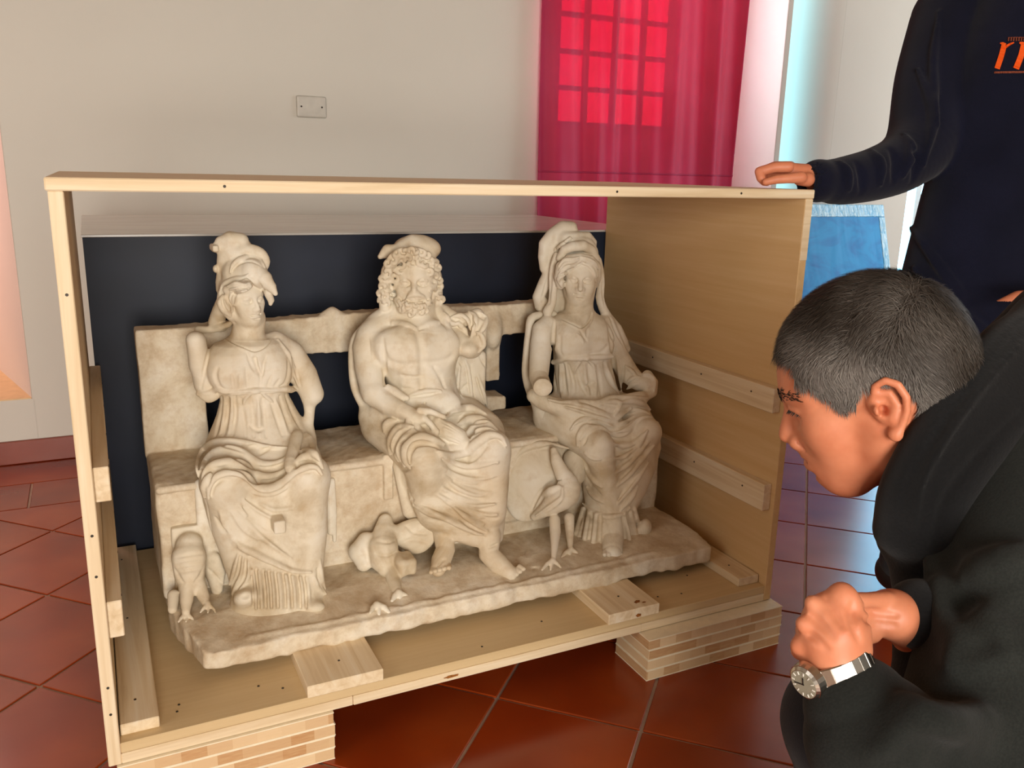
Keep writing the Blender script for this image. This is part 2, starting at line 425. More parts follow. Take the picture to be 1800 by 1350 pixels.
# ================================================================== dark display plinth behind the crate
m = NM('matt_navy_paint', .5, .35)
f = m.noise(4, 4); m.col(m.ramp(f, [(.3, lin((15, 22, 38))), (.7, lin((24, 34, 54)))])); M_NAVY = m.m
m = NM('grey_laminate_top', .22, .5); m.col(m.ramp(m.noise(5, 4, m.co((1, 6, 1))), [(.3, lin((196, 192, 184))), (.7, lin((212, 208, 200)))])); M_PTOP = m.m
M_PSIDE = plain('white_plinth_side', (226, 222, 212), .6)
pn = empty('display_plinth', (.82, 1.2, 0)); tag(pn, 'low display plinth with navy front and pale grey top behind the crate', 'plinth')
box('body', (.032, .812, 0), (1.614, 1.618, .920), M_PSIDE, pn, .001)
box('front_panel', (.032, .805, 0), (1.614, .812, .920), M_NAVY, pn, .001)
box('top', (.029, .805, .920), (1.617, 1.621, .926), M_PTOP, pn, .001)
# ================================================================== sculpting engine: signed distance field -> smooth mesh
def RAY(px, py):
    return FW+RT*((px-900)/FPX)-UP*((py-675)/FPX)
def PX(px, py, Y):                       # point of the plane y = Y that the photograph shows at pixel (px, py)
    d = RAY(px, py); return CAM+d*((Y-CAM[1])/d[1])
def PZ(px, py, z):
    d = RAY(px, py); return CAM+d*((z-CAM[2])/d[2])
def PD(px, py, dist):                    # point at depth dist along the optical axis
    return CAM+RAY(px, py)*dist
def PPM(P): return FPX/((np.asarray(P)-CAM) @ FW)      # pixels per metre at P
def unit(v): v = np.asarray(v, float); return v/np.linalg.norm(v)

class SDF:
    def __init__(s, lo, hi, h):
        s.lo = np.array(lo, float); s.h = h
        s.n = np.ceil((np.array(hi, float)-s.lo)/h).astype(int)+1
        s.F = np.full(s.n, .08, np.float32)
        s.ax = [(s.lo[i]+np.arange(s.n[i])*h).astype(np.float32) for i in range(3)]
    def win(s, lo, hi):
        i0 = np.clip(np.floor((np.asarray(lo)-s.lo)/s.h).astype(int), 0, s.n)
        i1 = np.clip(np.ceil((np.asarray(hi)-s.lo)/s.h).astype(int)+1, 0, s.n)
        if np.any(i1 <= i0): return None
        sl = tuple(slice(a, b) for a, b in zip(i0, i1))
        return sl, s.ax[0][sl[0]][:, None, None], s.ax[1][sl[1]][None, :, None], s.ax[2][sl[2]][None, None, :]
    def comb(s, sl, d, k, mode):
        A = s.F[sl]
        if mode == 'sub': d = -d
        if k > 0:
            h = np.maximum(k-np.abs(A-d), 0)/k; h = h*h*(k*.25)
        else: h = 0
        s.F[sl] = (np.minimum(A, d)-h) if mode == 'add' else (np.maximum(A, d)+h)
    def ell(s, c, r, ax=None, k=.01, mode='add'):
        c = np.asarray(c, float); r = np.asarray(r, float)*np.ones(3)
        m = r.max()+k+2*s.h if ax is not None else r+k+2*s.h
        w = s.win(c-m, c+m)
        if not w: return
        sl, X, Y, Z = w; X = X-c[0]; Y = Y-c[1]; Z = Z-c[2]
        if ax is not None:
            ax = np.asarray(ax); X, Y, Z = [a[0]*X+a[1]*Y+a[2]*Z for a in ax]
        k0 = np.sqrt((X/r[0])**2+(Y/r[1])**2+(Z/r[2])**2)
        k1 = np.sqrt((X/r[0]**2)**2+(Y/r[1]**2)**2+(Z/r[2]**2)**2)
        s.comb(sl, (k0*(k0-1)/np.maximum(k1, 1e-6)).astype(np.float32), k, mode)
    def rbox(s, c, half, rad=.003, ax=None, k=.005, mode='add', rough=0):
        c = np.asarray(c, float); half = np.asarray(half, float)
        m = np.linalg.norm(half)+k+2*s.h if ax is not None else half+k+2*s.h
        w = s.win(c-m, c+m)
        if not w: return
        sl, X, Y, Z = w; x0, y0, z0 = X, Y, Z; X = X-c[0]; Y = Y-c[1]; Z = Z-c[2]
        if ax is not None:
            ax = np.asarray(ax); X, Y, Z = [a[0]*X+a[1]*Y+a[2]*Z for a in ax]
        X = np.abs(X)-half[0]+rad; Y = np.abs(Y)-half[1]+rad; Z = np.abs(Z)-half[2]+rad
        d = np.sqrt(np.maximum(X, 0)**2+np.maximum(Y, 0)**2+np.maximum(Z, 0)**2)+np.minimum(np.maximum(np.maximum(X, Y), Z), 0)-rad
        if rough: d = d+rough*lump(x0, y0, z0, 26)+.5*rough*lump(x0, y0, z0, 70)
        s.comb(sl, d.astype(np.float32), k, mode)
    def chain(s, P, r, k=.008, mode='add', flat=None):
        P = np.asarray(P, float); n = len(P); r = np.ones(n)*np.asarray(r, float)
        m = k+2*s.h
        w = s.win((P-r[:, None]).min(0)-m, (P+r[:, None]).max(0)+m)
        if not w: return
        sl, X, Y, Z = w
        D = np.full((X.size, Y.size, Z.size), .08, np.float32)
        o = [q.start for q in sl]
        if n == 1: P = np.vstack([P, P+1e-6]); r = np.array([r[0], r[0]]); n = 2
        for i in range(n-1):
            a, b = P[i], P[i+1]; ra, rb = r[i], r[i+1]
            w2 = s.win(np.minimum(a-ra, b-rb)-m, np.maximum(a+ra, b+rb)+m)
            if not w2: continue
            s2, x, y, z = w2; s3 = tuple(slice(q.start-o[j], q.stop-o[j]) for j, q in enumerate(s2))
            ba = b-a; L2 = max(ba @ ba, 1e-12)
            x = x-a[0]; y = y-a[1]; z = z-a[2]
            t = np.clip((x*ba[0]+y*ba[1]+z*ba[2])/L2, 0, 1)
            x = x-t*ba[0]; y = y-t*ba[1]; z = z-t*ba[2]
            if flat is not None:
                nn, fac = flat; nn = np.asarray(nn, float); q = (x*nn[0]+y*nn[1]+z*nn[2])*(1/fac-1)
                x = x+nn[0]*q; y = y+nn[1]*q; z = z+nn[2]*q
            d = np.sqrt(x*x+y*y+z*z)-(ra+t*(rb-ra))
            D[s3] = np.minimum(D[s3], d)
        s.comb(sl, D, k, mode)
    def loft(s, rows, k=.01, yaw=0., p=2.0, mode='add', cap=.01, disp=None):
        # rows: (z, cx, cy, a, b) sorted by z; ellipse slices turned by yaw
        R = np.array(sorted([tuple(q) for q in rows]), float); z = R[:, 0]
        e = max(R[:, 3].max(), R[:, 4].max())*1.05+k+2*s.h
        w = s.win((R[:, 1].min()-e, R[:, 2].min()-e, z[0]-cap-k-2*s.h), (R[:, 1].max()+e, R[:, 2].max()+e, z[-1]+cap+k+2*s.h))
        if not w: return
        sl, X, Y, Z = w; zz = Z[0, 0]
        # smooth interpolation
        def ip(c):
            f = np.interp(zz, z, R[:, c]); return f[None, None, :].astype(np.float32)
        a, b = ip(3), ip(4); dx = X-ip(1); dy = Y-ip(2)
        cs, sn = math.cos(yaw), math.sin(yaw); u = dx*cs+dy*sn; v = -dx*sn+dy*cs
        if p == 2: q = np.sqrt((u/a)**2+(v/b)**2)
        else: q = (np.abs(u/a)**p+np.abs(v/b)**p)**(1/p)
        d = (q-1)*np.minimum(a, b)
        if disp is not None: d = d+disp(np.arctan2(v/b, u/a), Z)
        dz = np.maximum(z[0]-Z, Z-z[-1])
        d = np.maximum(d, dz)
        s.comb(sl, d.astype(np.float32), k, mode)
    def samp(s, P):
        g = (P-s.lo)/s.h; i = np.floor(g).astype(int); ok = np.all((i >= 0) & (i < s.n-1), axis=-1)
        i = np.clip(i, 0, s.n-2); f = g-i
        r = 0
        for dx in (0, 1):
            for dy in (0, 1):
                for dz in (0, 1):
                    wt = (f[..., 0] if dx else 1-f[..., 0])*(f[..., 1] if dy else 1-f[..., 1])*(f[..., 2] if dz else 1-f[..., 2])
                    r = r+wt*s.F[i[..., 0]+dx, i[..., 1]+dy, i[..., 2]+dz]
        return np.where(ok, r, .08)
    def hit(s, q):                                   # q: (n,2) pixels -> depth along ray (nan when missed)
        q = np.asarray(q, float); D = np.array([RAY(*a) for a in q])
        corners = np.array([[s.lo[j]+(s.n[j]-1)*s.h*((c >> j) & 1) for j in range(3)] for c in range(8)])
        dep = (corners-CAM) @ FW; t = np.arange(dep.min(), dep.max(), s.h*.7)
        P = CAM+D[:, None, :]*t[None, :, None]
        g = np.rint((P-s.lo)/s.h).astype(int); ok = np.all((g >= 0) & (g < s.n), axis=-1); g = np.clip(g, 0, s.n-1)
        V = np.where(ok, s.F[g[..., 0], g[..., 1], g[..., 2]], .08)
        ins = V < 0; any_ = ins.any(1); i = ins.argmax(1); j = np.maximum(i-1, 0); r = np.arange(len(q))
        v0, v1 = V[r, j], V[r, i]; f = np.where(v0-v1 > 1e-9, v0/np.maximum(v0-v1, 1e-9), 0)
        out = t[j]+f*(t[i]-t[j]); out[~any_] = np.nan
        # near misses take the closest approach
        near = V.argmin(1); ok2 = (~any_) & (V.min(1) < .012); out[ok2] = t[near[ok2]]
        return out
    def curve(s, q, step=3.0, push=0.0, sm=3):
        q = spline2(q, step); t = s.hit(q)
        bad = np.isnan(t)
        if bad.all(): return None
        if bad.any(): t[bad] = np.interp(np.flatnonzero(bad), np.flatnonzero(~bad), t[~bad])
        for _ in range(sm): t = np.convolve(np.r_[t[0], t, t[-1]], [.25, .5, .25], 'valid')
        D = np.array([RAY(*a) for a in q])
        return CAM+D*(t-push)[:, None]
    def fold(s, q, r, k=.006, push=0., taper=.35, mode='add', sm=4, ends=(1, 1)):
        if mode == 'add': push += .3*r*.0013
        P = s.curve(q, 3.0, push, sm)
        if P is None or len(P) < 2: return
        rr = 1.22*r/PPM(P[len(P)//2])
        u = np.linspace(0, 1, len(P)); tp = np.ones(len(P))
        if taper > 0:
            if ends[0]: tp = np.minimum(tp, .25+.75*np.clip(u/taper, 0, 1))
            if ends[1]: tp = np.minimum(tp, .25+.75*np.clip((1-u)/taper, 0, 1))
        s.chain(P, rr*tp, k, mode)
    def groove(s, q, r, k=.004, push=0., taper=.35, sm=4, ends=(1, 1)): s.fold(q, r, k, push, taper, 'sub', sm, ends)
    def mesh(s, name):
        return surface_nets(s.F, s.lo, s.h, name)

def spline2(q, step=3.0):
    q = np.asarray(q, float)
    if len(q) < 2: return q
    P = np.vstack([2*q[0]-q[1], q, 2*q[-1]-q[-2]]); out = []
    for i in range(1, len(P)-2):
        a, b, c, d = P[i-1:i+3]; n = max(1, int(np.linalg.norm(c[:2]-b[:2])/step))
        for t in np.arange(n)/n:
            out.append(.5*((2*b)+(c-a)*t+(2*a-5*b+4*c-d)*t*t+(3*b-a-3*c+d)*t**3))
    out.append(q[-1]); return np.array(out)

_LR = np.random.default_rng(3).normal(size=(14, 3)); _LP = np.random.default_rng(4).uniform(0, 6.28, 14)
def lump(X, Y, Z, f):
    r = 0
    for v, p in zip(_LR, _LP): r = r+np.sin(f*(v[0]*X+v[1]*Y+v[2]*Z)+p)
    return (r/14*2.0)

def surface_nets(F, lo, h, name):
    neg = F < 0
    n = np.array(F.shape)
    c = np.zeros(n-1, np.uint8)
    for dx in (0, 1):
        for dy in (0, 1):
            for dz in (0, 1): c += neg[dx:n[0]-1+dx, dy:n[1]-1+dy, dz:n[2]-1+dz]
    act = (c > 0) & (c < 8); idx = np.argwhere(act)
    ids = np.full(n-1, -1, np.int32); ids[act] = np.arange(len(idx))
    pos = np.zeros((len(idx), 3)); cnt = np.zeros(len(idx))
    corner = np.array([(a, b, d) for a in (0, 1) for b in (0, 1) for d in (0, 1)])
    V = [F[idx[:, 0]+q[0], idx[:, 1]+q[1], idx[:, 2]+q[2]] for q in corner]
    for i in range(8):
        for j in range(i+1, 8):
            if np.abs(corner[i]-corner[j]).sum() != 1: continue
            a, b = V[i], V[j]; m = (a < 0) != (b < 0); t = np.where(m, a/np.where(m, a-b, 1), 0)
            p = corner[i]+t[:, None]*(corner[j]-corner[i]); pos[m] += p[m]; cnt[m] += 1
    co = lo+(idx+pos/cnt[:, None])*h
    faces = []
    for axis in range(3):
        u, v = [(1, 2), (2, 0), (0, 1)][axis]
        a = [slice(None)]*3; b = [slice(None)]*3; a[axis] = slice(0, -1); b[axis] = slice(1, None)
        for q in (u, v): a[q] = slice(1, -1); b[q] = slice(1, -1)
        A = neg[tuple(a)]; B = neg[tuple(b)]
        for flip, msk in ((False, A & ~B), (True, ~A & B)):
            e = np.argwhere(msk)
            if not len(e): continue
            e[:, u] += 1; e[:, v] += 1
            def cell(du, dv):
                q = e.copy(); q[:, u] -= du; q[:, v] -= dv; return ids[q[:, 0], q[:, 1], q[:, 2]]
            quad = np.stack([cell(1, 1), cell(0, 1), cell(0, 0), cell(1, 0)], 1)
            faces.append(quad[:, ::-1] if flip else quad)
    faces = np.concatenate(faces)
    me = bpy.data.meshes.new(name)
    me.vertices.add(len(co)); me.vertices.foreach_set('co', co.astype(np.float32).ravel())
    me.loops.add(faces.size); me.loops.foreach_set('vertex_index', faces.astype(np.int32).ravel())
    me.polygons.add(len(faces)); me.polygons.foreach_set('loop_start', np.arange(0, faces.size, 4, dtype=np.int32))
    me.polygons.foreach_set('loop_total', np.full(len(faces), 4, np.int32))
    me.polygons.foreach_set('use_smooth', np.ones(len(faces), bool))
    me.update(calc_edges=True); me.validate()
    return me

def zm(bx, by, sc):                      # reading coordinates off an enlarged detail
    return lambda *pts: [(bx+p[0]/sc, by+p[1]/sc)+((p[2], p[3]/sc) if len(p) > 3 else ()) for p in pts]

def chain_px(s, pts, k=.01, mode='add', flat=None, smooth=False):
    # pts: (px, py, Y, radius in px)
    pts = np.asarray(pts, float)
    if smooth: pts = spline2(pts, smooth if smooth > 1 else 6)
    P = np.array([PX(a, b, c) for a, b, c, r in pts]); r = np.array([q[3]/PPM(p) for q, p in zip(pts, P)])
    s.chain(P, r, k, mode, flat)
def ell_px(s, px, py, Y, rx, ry, rd, k=.01, mode='add', roll=0):
    P = PX(px, py, Y); m = PPM(P); f = unit(P-CAM); r = unit(np.cross(f, (0, 0, 1))); u = np.cross(r, f)
    a = math.radians(roll); r2 = r*math.cos(a)+u*math.sin(a); u2 = u*math.cos(a)-r*math.sin(a)
    s.ell(P, (rx/m, ry/m, rd/m), (r2, u2, f), k, mode)
def loft_px(s, rows, k=.01, yaw=0., p=2.0, mode='add', disp=None):
    # rows: (px left, px right, py, Y centre, half depth in m)
    out = []
    for L, R_, py, Yc, b in rows:
        C = PX((L+R_)/2, py, Yc); w = (R_-L)/2/PPM(C)
        f = unit((C-CAM)[:2]); th = abs(math.atan2(f[0], f[1])-(-yaw))
        a = math.sqrt(max(w*w-(b*math.sin(th))**2, (.35*w)**2))/max(.5, math.cos(th))
        out.append((C[2], C[0], C[1], a, b))
    s.loft(out, k, yaw, p, mode, disp=disp)

def frame(P, yaw=0, pitch=0, roll=0):
    # axes of a head at P: yaw to image right (deg, 0 = looks at the camera), pitch down, roll clockwise in the image
    f = unit([CAM[0]-P[0], CAM[1]-P[1], 0]); rgt = np.array([-f[1], f[0], 0.])   # image right
    a = math.radians(yaw); fc = f*math.cos(a)+rgt*math.sin(a); b = math.radians(pitch)
    up = np.array([0, 0, 1.]); fc2 = fc*math.cos(b)-up*math.sin(b); u2 = up*math.cos(b)+fc*math.sin(b)
    ex = np.cross(-fc2, u2)*1.0
    c = math.radians(roll); ex2 = ex*math.cos(c)-u2*math.sin(c); u3 = u2*math.cos(c)+ex*math.sin(c)
    return np.array([ex2, -fc2, u3])     # rows: right, back, up

class Local:                              # builds in a local frame of size H
    def __init__(s, sdf, P, ax, H): s.s, s.P, s.ax, s.H = sdf, np.asarray(P), np.asarray(ax), H
    def w(s, p): return s.P+(np.asarray(p, float)*s.H) @ s.ax
    def e(s, c, r, k=.05, mode='add', ax=None):
        A = s.ax if ax is None else np.asarray(ax) @ s.ax
        s.s.ell(s.w(c), np.asarray(r, float)*s.H, A, k*s.H, mode)
    def c(s, pts, r, k=.05, mode='add', flat=None):
        s.s.chain(np.array([s.w(p) for p in pts]), np.asarray(r, float)*s.H, k*s.H, mode, None if flat is None else (np.asarray(flat[0]) @ s.ax, flat[1]))
    def m(s, c, r, k=.05, mode='add'):
        for q in (-1, 1): s.e((c[0]*q, c[1], c[2]), r, k, mode)
    def mc(s, pts, r, k=.05, mode='add', flat=None):
        for q in (-1, 1): s.c([(p[0]*q, p[1], p[2]) for p in pts], r, k, mode, flat)

def head(L, male=False, lips=1.0, ears=True, nose=1.0, broken=False, jaw=1.0, deep=1.0):
    L.e((0, .08, .13), (.345, .43, .37), .02)                      # skull
    L.c([(0, -.10, .04), (0, -.135, -.12), (0, -.20, -.30)], (.285, .262, .19*jaw), .10)       # face mass
    L.e((0, -.285, -.425), (.12 if male else .095, .085, .075), .10)    # chin
    L.mc([(.215*jaw, .03, -.20), (.185*jaw, -.05, -.33), (.09, -.22, -.425)], (.10, .085, .07), .10)    # jaw
    L.m((.175, -.235, -.10), (.10, .09, .08), .10)                  # cheekbones
    L.m((.13, -.235, -.22), (.10, .085, .10), .10)                  # cheeks
    L.c([(-.235, -.235, .08), (-.13, -.318, .10), (0, -.335, .075), (.13, -.318, .10), (.235, -.235, .08)], .040, .06)   # brows
    L.m((.14, -.375, -.015), (.085*deep, .060*deep**2, .048*deep), .035/deep, 'sub')      # sockets
    L.m((.138, -.286+.006*(deep > 1), -.012), (.074, .066, .058), .006)             # eyeballs
    L.mc([(.068, -.315, -.018), (.10, -.345, .022), (.145, -.350, .030), (.19, -.318, .014), (.218, -.275, -.012)], tuple(np.array((.012, .017, .018, .017, .012))*deep), .008)   # upper lids
    L.mc([(.072, -.315, -.022), (.13, -.338, -.052), (.18, -.315, -.040), (.215, -.275, -.014)], .012*deep, .008)
    if not broken:
        L.c([(0, -.335, .065), (0, -.375, -.02), (0, -.43, -.10), (0, -.47*nose**.3, -.155)], (.034, .034, .040, .044), .04)
        L.m((.046, -.405, -.165), (.036, .042, .032), .025)
    L.c([(0, -.335, -.21), (0, -.335, -.30)], .085, .09)               # muzzle
    L.c([(-.10, -.335, -.266), (-.045, -.40, -.247), (0, -.405, -.254), (.045, -.40, -.247), (.10, -.335, -.266)], (.010, .023*lips, .021*lips, .023*lips, .010), .012)
    L.c([(-.088, -.335, -.287), (-.03, -.395, -.303), (.03, -.395, -.303), (.088, -.335, -.287)], (.010, .028*lips, .028*lips, .010), .014)
    L.c([(-.105, -.365, -.272), (-.05, -.418, -.273), (0, -.432, -.273), (.05, -.418, -.273), (.105, -.365, -.272)], max(.008, .9*L.s.h/L.H), .014, 'sub')
    L.e((0, -.40, -.355), (.07, .03, .016), .04, 'sub')
    L.c([(0, -.425, -.19), (0, -.42, -.235)], .008, .015, 'sub')
    if ears:
        for q in (-1, 1):
            L.e((q*.345, .05, -.06), (.035, .085, .12), .03)
STAT_VOX = .0019; FIGS = (1, 2, 3)
# ================================================================== marble group of three seated gods
m = NM('aged_marble', .62, .3)
v = m.co()
n1 = m.noise(7, 5, v, .6, .5); n2 = m.noise(28, 5, v, .6); n3 = m.noise(160, 3, v); n4 = m.noise(2.6, 3, v)
c = m.ramp(n1, [(.30, lin((188, 168, 136))), (.46, lin((222, 209, 184))), (.70, lin((238, 231, 215)))])
c = m.mix(m.ramp(n2, [(.52, (0, 0, 0)), (.75, (.42,)*3)]), c, lin((186, 154, 108)))
c = m.mix(m.ramp(n4, [(.50, (0, 0, 0)), (.70, (.35,)*3)]), c, lin((196, 164, 122)))
m.col(c)
mx = m.mix(.35, n2, n3); m.bump(mx, .35, .0016)
m.b.inputs['Subsurface Weight'].default_value = .0
M_MARBLE = m.m
m = NM('aged_marble_rough', .75, .2)
v = m.co(); n1 = m.noise(9, 6, v, .65, .4); n2 = m.noise(45, 6, v, .7); 
c = m.ramp(n1, [(.30, lin((188, 164, 132))), (.5, lin((221, 206, 180))), (.70, lin((236, 227, 210)))])
m.col(m.mix(m.ramp(n2, [(.45, (0, 0, 0)), (.75, (.5,)*3)]), c, lin((182, 150, 112)))); m.bump(n2, .5, .004)
M_MARBLE_R = m.m

st = empty('marble_triad', (.72, .38, .165)); tag(st, 'aged cream marble group of three seated gods on one bench, standing in the crate', 'statue')
YB0, YB1 = .355, .62            # bench front and back
ZS, ZB = .222, .462             # slab top, seat height
VOX = STAT_VOX

def pbox(s, L, R_, T, B, Y0, Y1, rad=.004, k=.003, rough=.0015, mode='add'):
    P = PX(L, (T+B)/2, Y0); Q = PX(R_, (T+B)/2, Y0); zt = PX((L+R_)/2, T, Y0)[2]; zb = PX((L+R_)/2, B, Y0)[2]
    c = ((P[0]+Q[0])/2, (Y0+Y1)/2, (zt+zb)/2); s.rbox(c, ((Q[0]-P[0])/2, (Y1-Y0)/2, (zt-zb)/2), rad, None, k, mode, rough)

# ---- slab, bench and backrest ------------------------------------------------
def make_base():
    s = SDF((.09, .04, .15), (1.42, .70, .26), .0035)
    s.rbox((.746, .385, .192), (.618, .268, .030), .012, None, .004, 'add', .004)
    # broken corner at the left end, weathered front edge, raised fillet
    P1 = PZ(299, 1098, .19); P2 = PZ(362, 1160, .19); u = unit(P2-P1); n = np.array((u[1], -u[0], 0.)); n = n if n[1] < 0 else -n
    ax = np.array((u, n, (0, 0, 1.))); s.rbox((P1+P2)/2+n*.06, (np.linalg.norm(P2-P1)*.9, .06, .06), .008, ax, .014, 'sub', .005)
    X_, Y_, Z_ = s.ax[0][:, None, None], s.ax[1][None, :, None], s.ax[2][None, None, :]
    s.F = np.maximum(s.F, (Z_-(.2045+np.clip((Y_-.125)*.16, -.004, .0185))-.0012*lump(X_, Y_, Z_, 30)).astype(np.float32))
    s.chain([(.26, .140, .205), (.6, .137, .205), (1.0, .137, .205), (1.2, .145, .205)], .005, .006)
    s.F += (.0038*lump(s.ax[0][:, None, None], s.ax[1][None, :, None], s.ax[2][None, None, :], 45)).astype(np.float32)*(s.ax[2][None, None, :] < .212)
    return s.mesh('base_slab')
link('base_slab', make_base(), M_MARBLE_R, st)

def make_bench():
    s = SDF((.09, .30, .20), (1.38, .66, .78), .0036)
    s.rbox((.740, .487, .335), (.618, .132, .128), .008, None, .004, 'add', .003)
    # moulding of the bench front
    s.chain([(.13, .352, .452), (1.2, .352, .452)], .008, .006)
    s.chain([(.13, .354, .385), (1.2, .354, .385)], .003, .003, 'sub')
    s.chain([(.13, .354, .40), (1.2, .354, .40)], .002, .003, 'sub')
    s.rbox((.72, .36, .236), (.57, .012, .016), .004, None, .006, 'add', .001)
    pbox(s, 247, 362, 578, 800, .565, .625)                        # left panel of the backrest
    # top rail
    for x in range(247, 1000, 25):
        pbox(s, x-2, x+29, np.interp(x+12, (247, 385, 500, 570, 690, 880, 1000), (585, 571, 563, 556, 546, 536, 528)), np.interp(x+12, (430, 540, 615, 690, 875, 1000), (640, 622, 618, 612, 590, 576)), .57, .625, .004, .006)
    chain_px(s, [(572, 560, .585, 13), (584, 551, .585, 12), (606, 557, .585, 6)], .005)
    pbox(s, 675, 692, 800, 880, .345, .37)
    pbox(s, 856, 880, 585, 670, .57, .615)
    ell_px(s, 866, 580, .575, 17, 34, 20, .01)
    pbox(s, 856, 891, 697, 722, .53, .60, .006, .004, .003)
    return s.mesh('bench')
link('bench', make_bench(), M_MARBLE_R, st)

# ---- helmeted goddess (left) ----------------------------------------------------
def make_fig1():
    s = SDF((.12, .12, .195), (.62, .66, .99), VOX)
    A = zm(340, 400, 6.75); B = zm(320, 560, 6.4286); C = zm(320, 730, 6.4286); D = zm(280, 900, 5.625)
    # torso, from hips to neck
    loft_px(s, [(367, 548, 775, .43, .075), (375, 534, 750, .43, .07), (384, 520, 725, .435, .062), (390, 507, 700, .44, .056), (388, 503, 688, .44, .058),
                (376, 508, 665, .44, .062), (372, 507, 640, .44, .062), (369, 503, 615, .442, .056), (378, 494, 602, .445, .05), (400, 480, 594, .45, .04)], .012)
    chain_px(s, [(437, 618, .45, 34), (434, 596, .45, 29), (440, 560, .45, 26)], .014)          # neck
    ell_px(s, 396, 655, .405, 28, 30, 22, .03); ell_px(s, 482, 652, .41, 24, 29, 22, .03)   # breasts
    # broken right upper arm with sleeve (viewer's left)
    chain_px(s, [(346, 600, .44, 15), (352, 640, .44, 17), (360, 676, .435, 18)], .010); pbox(s, 333, 356, 590, 655, .415, .465, .011, .016, .004)
    chain_px(s, B((130, 240, .43, 60), (190, 500, .43, 75), (250, 760, .425, 70), (330, 850, .42, 45)), .012)
    chain_px(s, [(338, 596, .39, 7), (341, 640, .388, 7), (347, 672, .39, 4)], .006, 'sub')
    # left upper arm with broken end
    chain_px(s, B((1060, 260, .455, 120), (1230, 400, .455, 150), (1370, 640, .445, 158), (1470, 850, .425, 130)), .012)
    s.rbox(PX(573, 722, .43), (.022, .08, .022), .002, None, .003, 'sub', .003)
    chain_px(s, B((1440, 900, .425, 80), (1440, 1050, .425, 58), (1430, 1200, .41, 55), (1420, 1320, .40, 75)), .008)
    # lap and legs under the mantle
    chain_px(s, [(420, 790, .42, 48), (395, 845, .285, 38)], .02); chain_px(s, [(505, 785, .42, 48), (540, 838, .275, 36)], .02)
    chain_px(s, [(462, 800, .40, 50), (465, 870, .29, 36)], .03)
    loft_px(s, [(360, 570, 838, .335, .075), (364, 571, 870, .325, .085), (374, 570, 905, .315, .085), (392, 568, 945, .30, .08), (405, 562, 985, .285, .07), (418, 560, 1015, .27, .06)], .02)
    chain_px(s, [(395, 850, .272, 38), (412, 930, .285, 30), (432, 1010, .27, 24)], .025)
    chain_px(s, [(542, 838, .262, 34), (546, 930, .255, 28), (540, 1005, .235, 26)], .025)
    loft_px(s, [(404, 575, 1068, .245, .06), (412, 568, 1030, .255, .055), (424, 562, 990, .27, .05)], .012)
    # side hangings down the bench
    for x, y0, y1, w_ in ((362, 860, 985, 9), (350, 850, 960, 8), (577, 850, 935, 8), (584, 845, 950, 5), (372, 880, 1000, 8)):
        chain_px(s, [(x, y0, .352, w_), (x+3, (y0+y1)/2, .348, w_), (x+4, y1, .348, w_*.7)], .006)
    # feet
    for (x, y, xt, yt) in ((428, 1040, 432, 1060), (560, 1068, 562, 1078)):
        pass
    ell_px(s, 434, 1050, .215, 22, 15, 24, .02); ell_px(s, 430, 1048, .19, 8, 6, 8, .006, 'sub'); ell_px(s, 553, 1068, .195, 18, 11, 18, .02)
    # neck line, girdle, dress folds ------------------------------------------------
    s.groove(B((440, 190), (560, 270), (700, 330), (830, 370), (950, 310), (1020, 210)), 2.0, .003)
    s.fold(B((440, 205), (560, 285), (700, 350), (830, 392), (965, 325), (1040, 215)), 1.6, .003)
    s.groove(B((735, 390), (780, 500), (830, 620)), 3.0, .004); s.groove(B((830, 460), (860, 540), (880, 610)), 4.5, .005, ends=(0, 0)); s.groove(B((960, 400), (920, 520), (895, 640), (880, 760)), 2.6, .004)
    s.fold(B((850, 430), (885, 540), (900, 620)), 2.5, .003)
    s.groove(B((320, 230), (290, 420), (250, 600), (215, 800)), 2.2, .004); s.groove(B((400, 560), (380, 660), (420, 760), (470, 800)), 2.4, .006)
    s.groove(B((1200, 480), (1205, 620), (1170, 730), (1080, 790)), 3.0, .006); s.fold(B((1085, 230), (1150, 330), (1210, 430), (1260, 580), (1310, 760)), 4, .004)
    s.groove(B((1240, 420), (1280, 560), (1340, 760)), 2.5, .004)
    for q in (((560, 640), (580, 790)), ((650, 640), (655, 790)), ((720, 560), (745, 790)), ((1010, 650), (960, 780)), ((1100, 690), (1040, 780))): s.groove(B(*q), 1.7, .005)
    s.fold(B((190, 850), (300, 840), (400, 800), (470, 820), (600, 835), (740, 825), (850, 812), (1000, 815), (1140, 800), (1290, 790)), 4.2, .003, ends=(0, 0))
    s.fold(B((210, 890), (300, 900), (390, 860), (450, 840)), 7, .005); s.fold(B((1130, 790), (1210, 800), (1290, 810)), 5, .004)
    s.groove(B((470, 855), (740, 850), (900, 838), (1140, 835)), 1.6, .003)
    s.fold(B((820, 830), (730, 890), (680, 980), (665, 1060)), 2.4, .003); s.fold(B((880, 830), (960, 890), (1040, 960)), 2.4, .003); ell_px(s, 449, 688, .375, 8, 5, 5, .004)
    for q in (((450, 880), (440, 1050), (400, 1230), (380, 1330)), ((520, 880), (510, 1100), (470, 1330)), ((600, 870), (600, 1100), (570, 1330)), ((660, 900), (700, 1150), (720, 1340)),
              ((780, 900), (800, 1100), (810, 1340)), ((910, 900), (930, 1100), (950, 1340)), ((1010, 960), (1080, 1150), (1130, 1320)), ((1100, 880), (1170, 1100), (1240, 1290)), ((1170, 870), (1250, 1060), (1340, 1250))):
        s.groove(B(*q), 2.6, .006)
    for q in (((480, 880), (475, 1080), (430, 1300)), ((560, 880), (560, 1100), (520, 1320)), ((860, 900), (870, 1150), (880, 1340)), ((1050, 900), (1130, 1120), (1190, 1300))): s.fold(B(*q), 2.4, .005)
